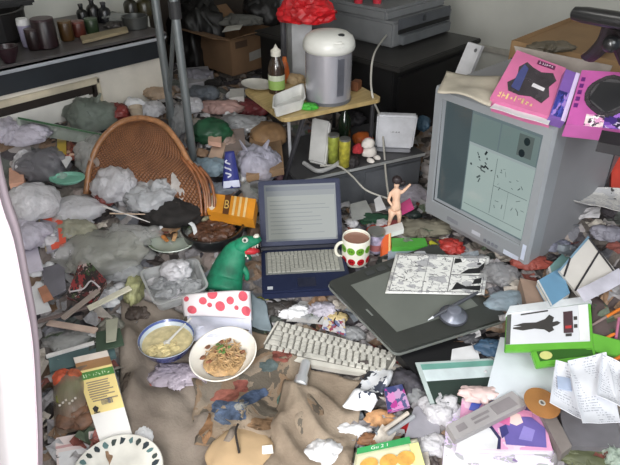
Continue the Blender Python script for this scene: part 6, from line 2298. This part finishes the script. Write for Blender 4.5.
# receipts
for j, (cs, z_, lb) in enumerate((([(548, 408), (588, 428), (578, 372), (554, 366)], .235, 'white receipt with boxed print left of the wide receipt'),
                                  ([(580, 430), (618, 428), (604, 358), (566, 366)], .25, 'wide white receipt with rows of small print over the grey box'),
                                  ([(594, 402), (619, 416), (620, 368), (600, 358)], .256, 'plain white slip overlapping the right of the wide receipt'))):
    paper('receipt', cs, tmat('receipt_%d' % j, (220, 222, 228), (170, 172, 182), (18, 26, 20)[j], .5), lb, 'receipt', z=z_, seed=40 + j, wav=.012, curl=.016)
bq_ = QZ([(558, 388), (572, 391), (570, 378), (557, 376)], .252)
slab('ticket', bq_, .002, mat('ticket_blue', (176, 190, 214), .6), 'small pale blue ticket on the left receipt', 'ticket')
# green game cases
m_case = mat('case_green', (98, 170, 58), .3, var=.08, coat=.4)


def game_case(q, label, art=True):
    o = thing('game_case', q.ctr - q.n * .014, label, 'game case')
    b = slab_mb(q, .014)
    bmesh.ops.bevel(b.bm, geom=list(b.bm.edges), offset=.0025, segments=2, affect='EDGES')
    b.build('case_shell', m_case, o, smooth=True)
    return o


C1 = Quad([W(505, 351, .25), W(594, 349, .25), W(591, 303, .28), W(507, 314, .28)])
g1_ = game_case(C1, 'green game case with white cover showing a dark standing figure')
decal('paper_cover', C1, mat('cover_paper', (214, 216, 220), .3, var=.02, coat=.5), g1_, .0, .16, .96, .99)
decal('dark_edge', C1, mat('cover_edge', (86, 88, 84), .4), g1_, .0, .16, .05, .99, h=.002)
m_fig = mat('cover_figure', (64, 62, 60), .4)
fig = [(.08, .5), (.2, .42), (.34, .45), (.46, .40), (.52, .3), (.58, .36), (.56, .46), (.62, .5), (.66, .56), (.62, .62), (.56, .6), (.58, .74), (.52, .84), (.47, .72), (.36, .64), (.2, .66), (.08, .6), (.2, .56), (.08, .54)]
decal('printed_figure', C1, m_fig, g1_, poly=[(a * .95, .16 + c * .8) for a, c in fig], h=.0022)
decal('printed_bar', C1, m_fig, g1_, poly=[(.16, .9), (.48, .92), (.48, .955), (.16, .935)], h=.0022)
decal('title_block', C1, mat('title_dark', (76, 56, 60), .4), g1_, .66, .36, .77, .86, h=.0022)
for i in range(4):
    decal('title_stroke', C1, mat('title_red', (176, 60, 60), .4) if i == 3 else m_fig, g1_, .78 if i < 2 else .68, .46 + .18 * (i % 2) - (.18 if i > 1 else 0), .82 if i < 2 else .75, .54 + .18 * (i % 2) - (.2 if i > 1 else 0), h=.0026)
decal('side_strip', C1, mat('strip_white', (224, 226, 224), .4), g1_, .84, .18, .955, .97, h=.0022)
C2 = Quad([W(537, 367, .24), W(597, 359, .24), W(594, 345, .25), W(531, 351, .25)])
g2_ = game_case(C2, 'open green game case below the white covered one')
decal('inner_tray', C2, mat('case_dark', (50, 96, 34), .4), g2_, .08, .3, .95, .92)
decal('yellow_disc', C2, mat('disc_yellow', (206, 206, 130), .3, coat=.5), g2_, poly=ell(.2, .62, .1, .26), h=.002)
C3 = Quad([W(592, 350, .24), W(630, 360, .24), W(628, 342, .26), W(590, 332, .26)])
g3_ = game_case(C3, 'green game case cut off at the right picture edge')
slab('white_binder', QZ([(506, 314), (592, 302), (588, 296), (510, 306)], .285), .012, mat('binder_white', (216, 220, 222), .5), 'thin white case edge behind the dark figure cover', 'case')
bq = QZ([(592, 344), (630, 352), (624, 292), (592, 294)], .235)
slab('brown_mat', bq, .01, mat('mat_brown', (106, 92, 90), .7), 'dull brown panel under the orange pens at right', 'panel')
for (a, e, lb) in (((606, 317), (618, 310), 'orange capped pen, uppermost on the brown panel'), ((599, 342), (612, 335), 'orange capped pen beside the green case edge'), ((612, 361), (626, 354), 'yellow orange pen at the right picture edge')):
    A_, E_ = W(a[0], a[1], .245), W(e[0], e[1], .25)
    o = MB().tube([A_, E_, E_ + (E_ - A_) * .2], [.005, .005, .0035], 10).build('pen', mat('pen_orange', (232, 130, 50), .35), smooth=True)
    tag(o, lb, 'pen')
    MB().tube([A_ - (E_ - A_) * 1.2, A_], [.004, .0045], 10).build('pen_barrel', mat('pen_clear', (150, 130, 126), .25), o, smooth=True)
MB_ = MB().tube([W(616, 338, .245), W(619, 318, .26)], .004, 8).build('marker', mat('marker_pink', (200, 120, 150), .4))
tag(MB_, 'pink marker standing at the right picture edge', 'marker')

# ================================================================== bottom middle
YQ = QZ([(350, 486), (428, 476), (417, 438), (356, 452)], .15)
fpk = thing('food_packet', YQ.ctr - YQ.n * .02, 'pale yellow food packet with green band and white letters at bottom', 'packet')


def yf(a, c):
    e = (1 - (2 * a - 1) ** 4) * (1 - (2 * c - 1) ** 4)
    return YQ.p(a, c, .012 * e)


b = MB()
b.grid(yf, 14, 12, .003)
b.build('packet_body', mat('pk_cream', (226, 224, 190), .35, var=.05, coat=.4), fpk, smooth='all')
decal('green_band', YQ, mat('pk_green', (60, 158, 92), .35, coat=.4), fpk, .02, .8, .86, .985, h=.016)
text_on(YQ, 'Gu 2 1', mat('pk_letter', (236, 240, 232), .4), fpk, .24, .835, .5, .93, h=.018)
for a in (.22, .5, .74):
    decal('food_picture', YQ, mat('pk_food', (222, 166, 84), .35, var=.15, vs=40), fpk, poly=ell(a, .42, .13, .2), h=.0165)
decal('yellow_panel', YQ, mat('pk_lemon', (222, 226, 150), .4), fpk, .84, .1, .98, .8, h=.012)
# cow print plush fabric
cwq = [(342, 412), (370, 418), (396, 380), (372, 370)]
cw = cloth('cow_print_cloth', cwq, pmat('cow', [(218, 220, 224), (214, 216, 220), (34, 34, 40), (220, 222, 226), (206, 210, 216), (60, 66, 84), (216, 218, 222)], 34, .06, False, .8, 0), 'white cloth with black blotches right of the taupe blanket', 'cloth', .03, 9, 20, 14, lift=.02)
slab('comic_cover', QZ([(388, 412), (410, 406), (402, 384), (384, 388)], .15), .008, pmat('cover_mix', [(206, 130, 186), (62, 70, 116), (190, 150, 190), (176, 60, 140), (86, 90, 130)], 3, .3), 'pink and blue covered booklet beside the black blotched cloth', 'booklet')
for (a, e, cl, lb) in (((388, 434), (414, 416), (150, 152, 156), 'upper grey stick above the green banded packet'), ((384, 430), (408, 413), (196, 186, 174), 'pale stick lying beside the bread roll')):
    o = MB().tube([W(a[0], a[1], .15), W(e[0], e[1], .155)], .006, 8).build('stick', col(cl))
    tag(o, lb, 'stick')
paper('grey_sheet', [(404, 440), (440, 436), (438, 398), (414, 408)], mat('sheet_grey', (150, 148, 156), .6), 'grey sheet under the crinkled white film left of the flat box', z=.135, seed=50)
paper('paper_sheet', [(286, 322), (330, 326), (330, 306), (300, 302)], mat('paper_dull', (176, 174, 172), .7), 'dull white sheet between laptop front and keyboard', z=.115, seed=51)
paper('printed_leaflet', [(322, 330), (346, 336), (344, 314), (326, 310)], pmat('leaf', [(196, 190, 196), (206, 206, 206), (150, 70, 90), (110, 120, 160), (210, 190, 140)], 7, .2), 'colourful printed leaflet above the right half of the keyboard', 'leaflet', z=.12, seed=52)
q_ = curve_pts([W(318, 322, .125), W(328, 310, .13), W(338, 312, .13), (W(334, 322, .125)), W(342, 330, .12)], 6)
o = MB().tube(q_, .002, 6).build('thin_cable', mat('cable_black', (30, 30, 32), .5))
tag(o, 'thin black cable between keyboard and laptop', 'cable')

slab('red_packet', Quad([W(611, 190, .42), W(640, 194, .42), W(640, 160, .5), W(612, 156, .5)]), .02, mat('pk_red', (196, 66, 52), .4), 'red packet at the right edge behind the grey printed paper bag', 'packet')

# small pieces nothing tells apart, dropped between the bags
rnd = random.Random(21)
SM = [('film_scrap', 'small crumpled white film scrap in the heap left of the laptop', 'scrap', 'white film scraps in the left heap', FW_, [(40, 150, 175, 300)], 16, (11, 20)),
      ('film_scrap', 'small clear film scrap among the bags around the wicker chair', 'scrap', 'clear film scraps around the wicker chair', FC_, [(60, 150, 190, 260)], 14, (12, 24)),
      ('paper_ball', 'little white paper ball in the shaded rubbish behind the poles', 'paper', 'paper balls behind the poles', WP, [(196, 95, 275, 175)], 9, (8, 14)),
      ('brown_scrap', 'little brown crumpled paper scrap in the heap behind the pan', 'scrap', 'brown scraps behind the pan', col((146, 118, 96)), [(190, 110, 262, 210)], 8, (9, 15)),
      ('film_scrap', 'small grey film scrap on the litter between tablet and magazine', 'scrap', 'grey film scraps by the magazine', FG_, [(395, 350, 440, 450)], 7, (10, 18)),
      ('paper_ball', 'small white paper ball on the litter at the left edge', 'paper', 'paper balls at the left edge', WP, [(30, 250, 60, 350), (90, 280, 125, 350)], 8, (9, 16)),
      ('film_scrap', 'small white film scrap in the gap behind the laptop', 'scrap', 'film scraps behind the laptop', FW_, [(345, 195, 385, 225), (244, 180, 262, 245)], 7, (8, 14))]
for nm, lb, ct_, gr, m, zones, n_, (s0, s1) in SM:
    first = None
    for i in range(n_):
        z_ = zones[i % len(zones)]
        px, py, w_ = rnd.uniform(z_[0], z_[2]), rnd.uniform(z_[1], z_[3]), rnd.uniform(s0, s1)
        bag(px, py, w_, w_ * rnd.uniform(.6, 1), m, lb, nm, ct_, seed=rnd.randint(1, 90), rz=rnd.uniform(0, 3), amp=.5, sub=3, group=gr, lift=.004)

# ------------------------------------------------------------------ light
def area(name, loc, target, sx, sy, power, col):
    l = bpy.data.lights.new(name, 'AREA')
    l.shape = 'RECTANGLE'
    l.size, l.size_y = sx, sy
    l.energy = power
    l.color = col
    o = bpy.data.objects.new(name, l)
    COL.objects.link(o)
    o.location = loc
    o.rotation_euler = (V(target) - V(loc)).to_track_quat('-Z', 'Y').to_euler()
    return o


area('unseen_window_light', (-.58, .1, 1.25), (.0, .78, .9), .7, 1.2, 80, (1, .98, .97))  # lamp at the unseen left window, aimed to blow out the curtain
area('behind_camera_fill', (.35, -1.0, 2.0), (.9, 1.0, .0), 1.6, 1.2, 43, (.94, .98, 1))  # broad soft fill added above and behind the camera
area('overhead_fill', (1.1, .9, 2.35), (1.1, .9, 0),   .5, .5, 4, (1, .98, .95))  # weak room fill added under the ceiling, no fitting there
w = bpy.data.worlds.new('sky')
sc.world = w
w.use_nodes = True
w.node_tree.nodes['Background'].inputs[0].default_value = (.75, .85, 1, 1)
w.node_tree.nodes['Background'].inputs[1].default_value = .35
sc.view_settings.view_transform = 'Standard'
sc.view_settings.look = 'None'
sc.view_settings.gamma = 1
sc.view_settings.use_curve_mapping = False
sc.view_settings.exposure = -.16
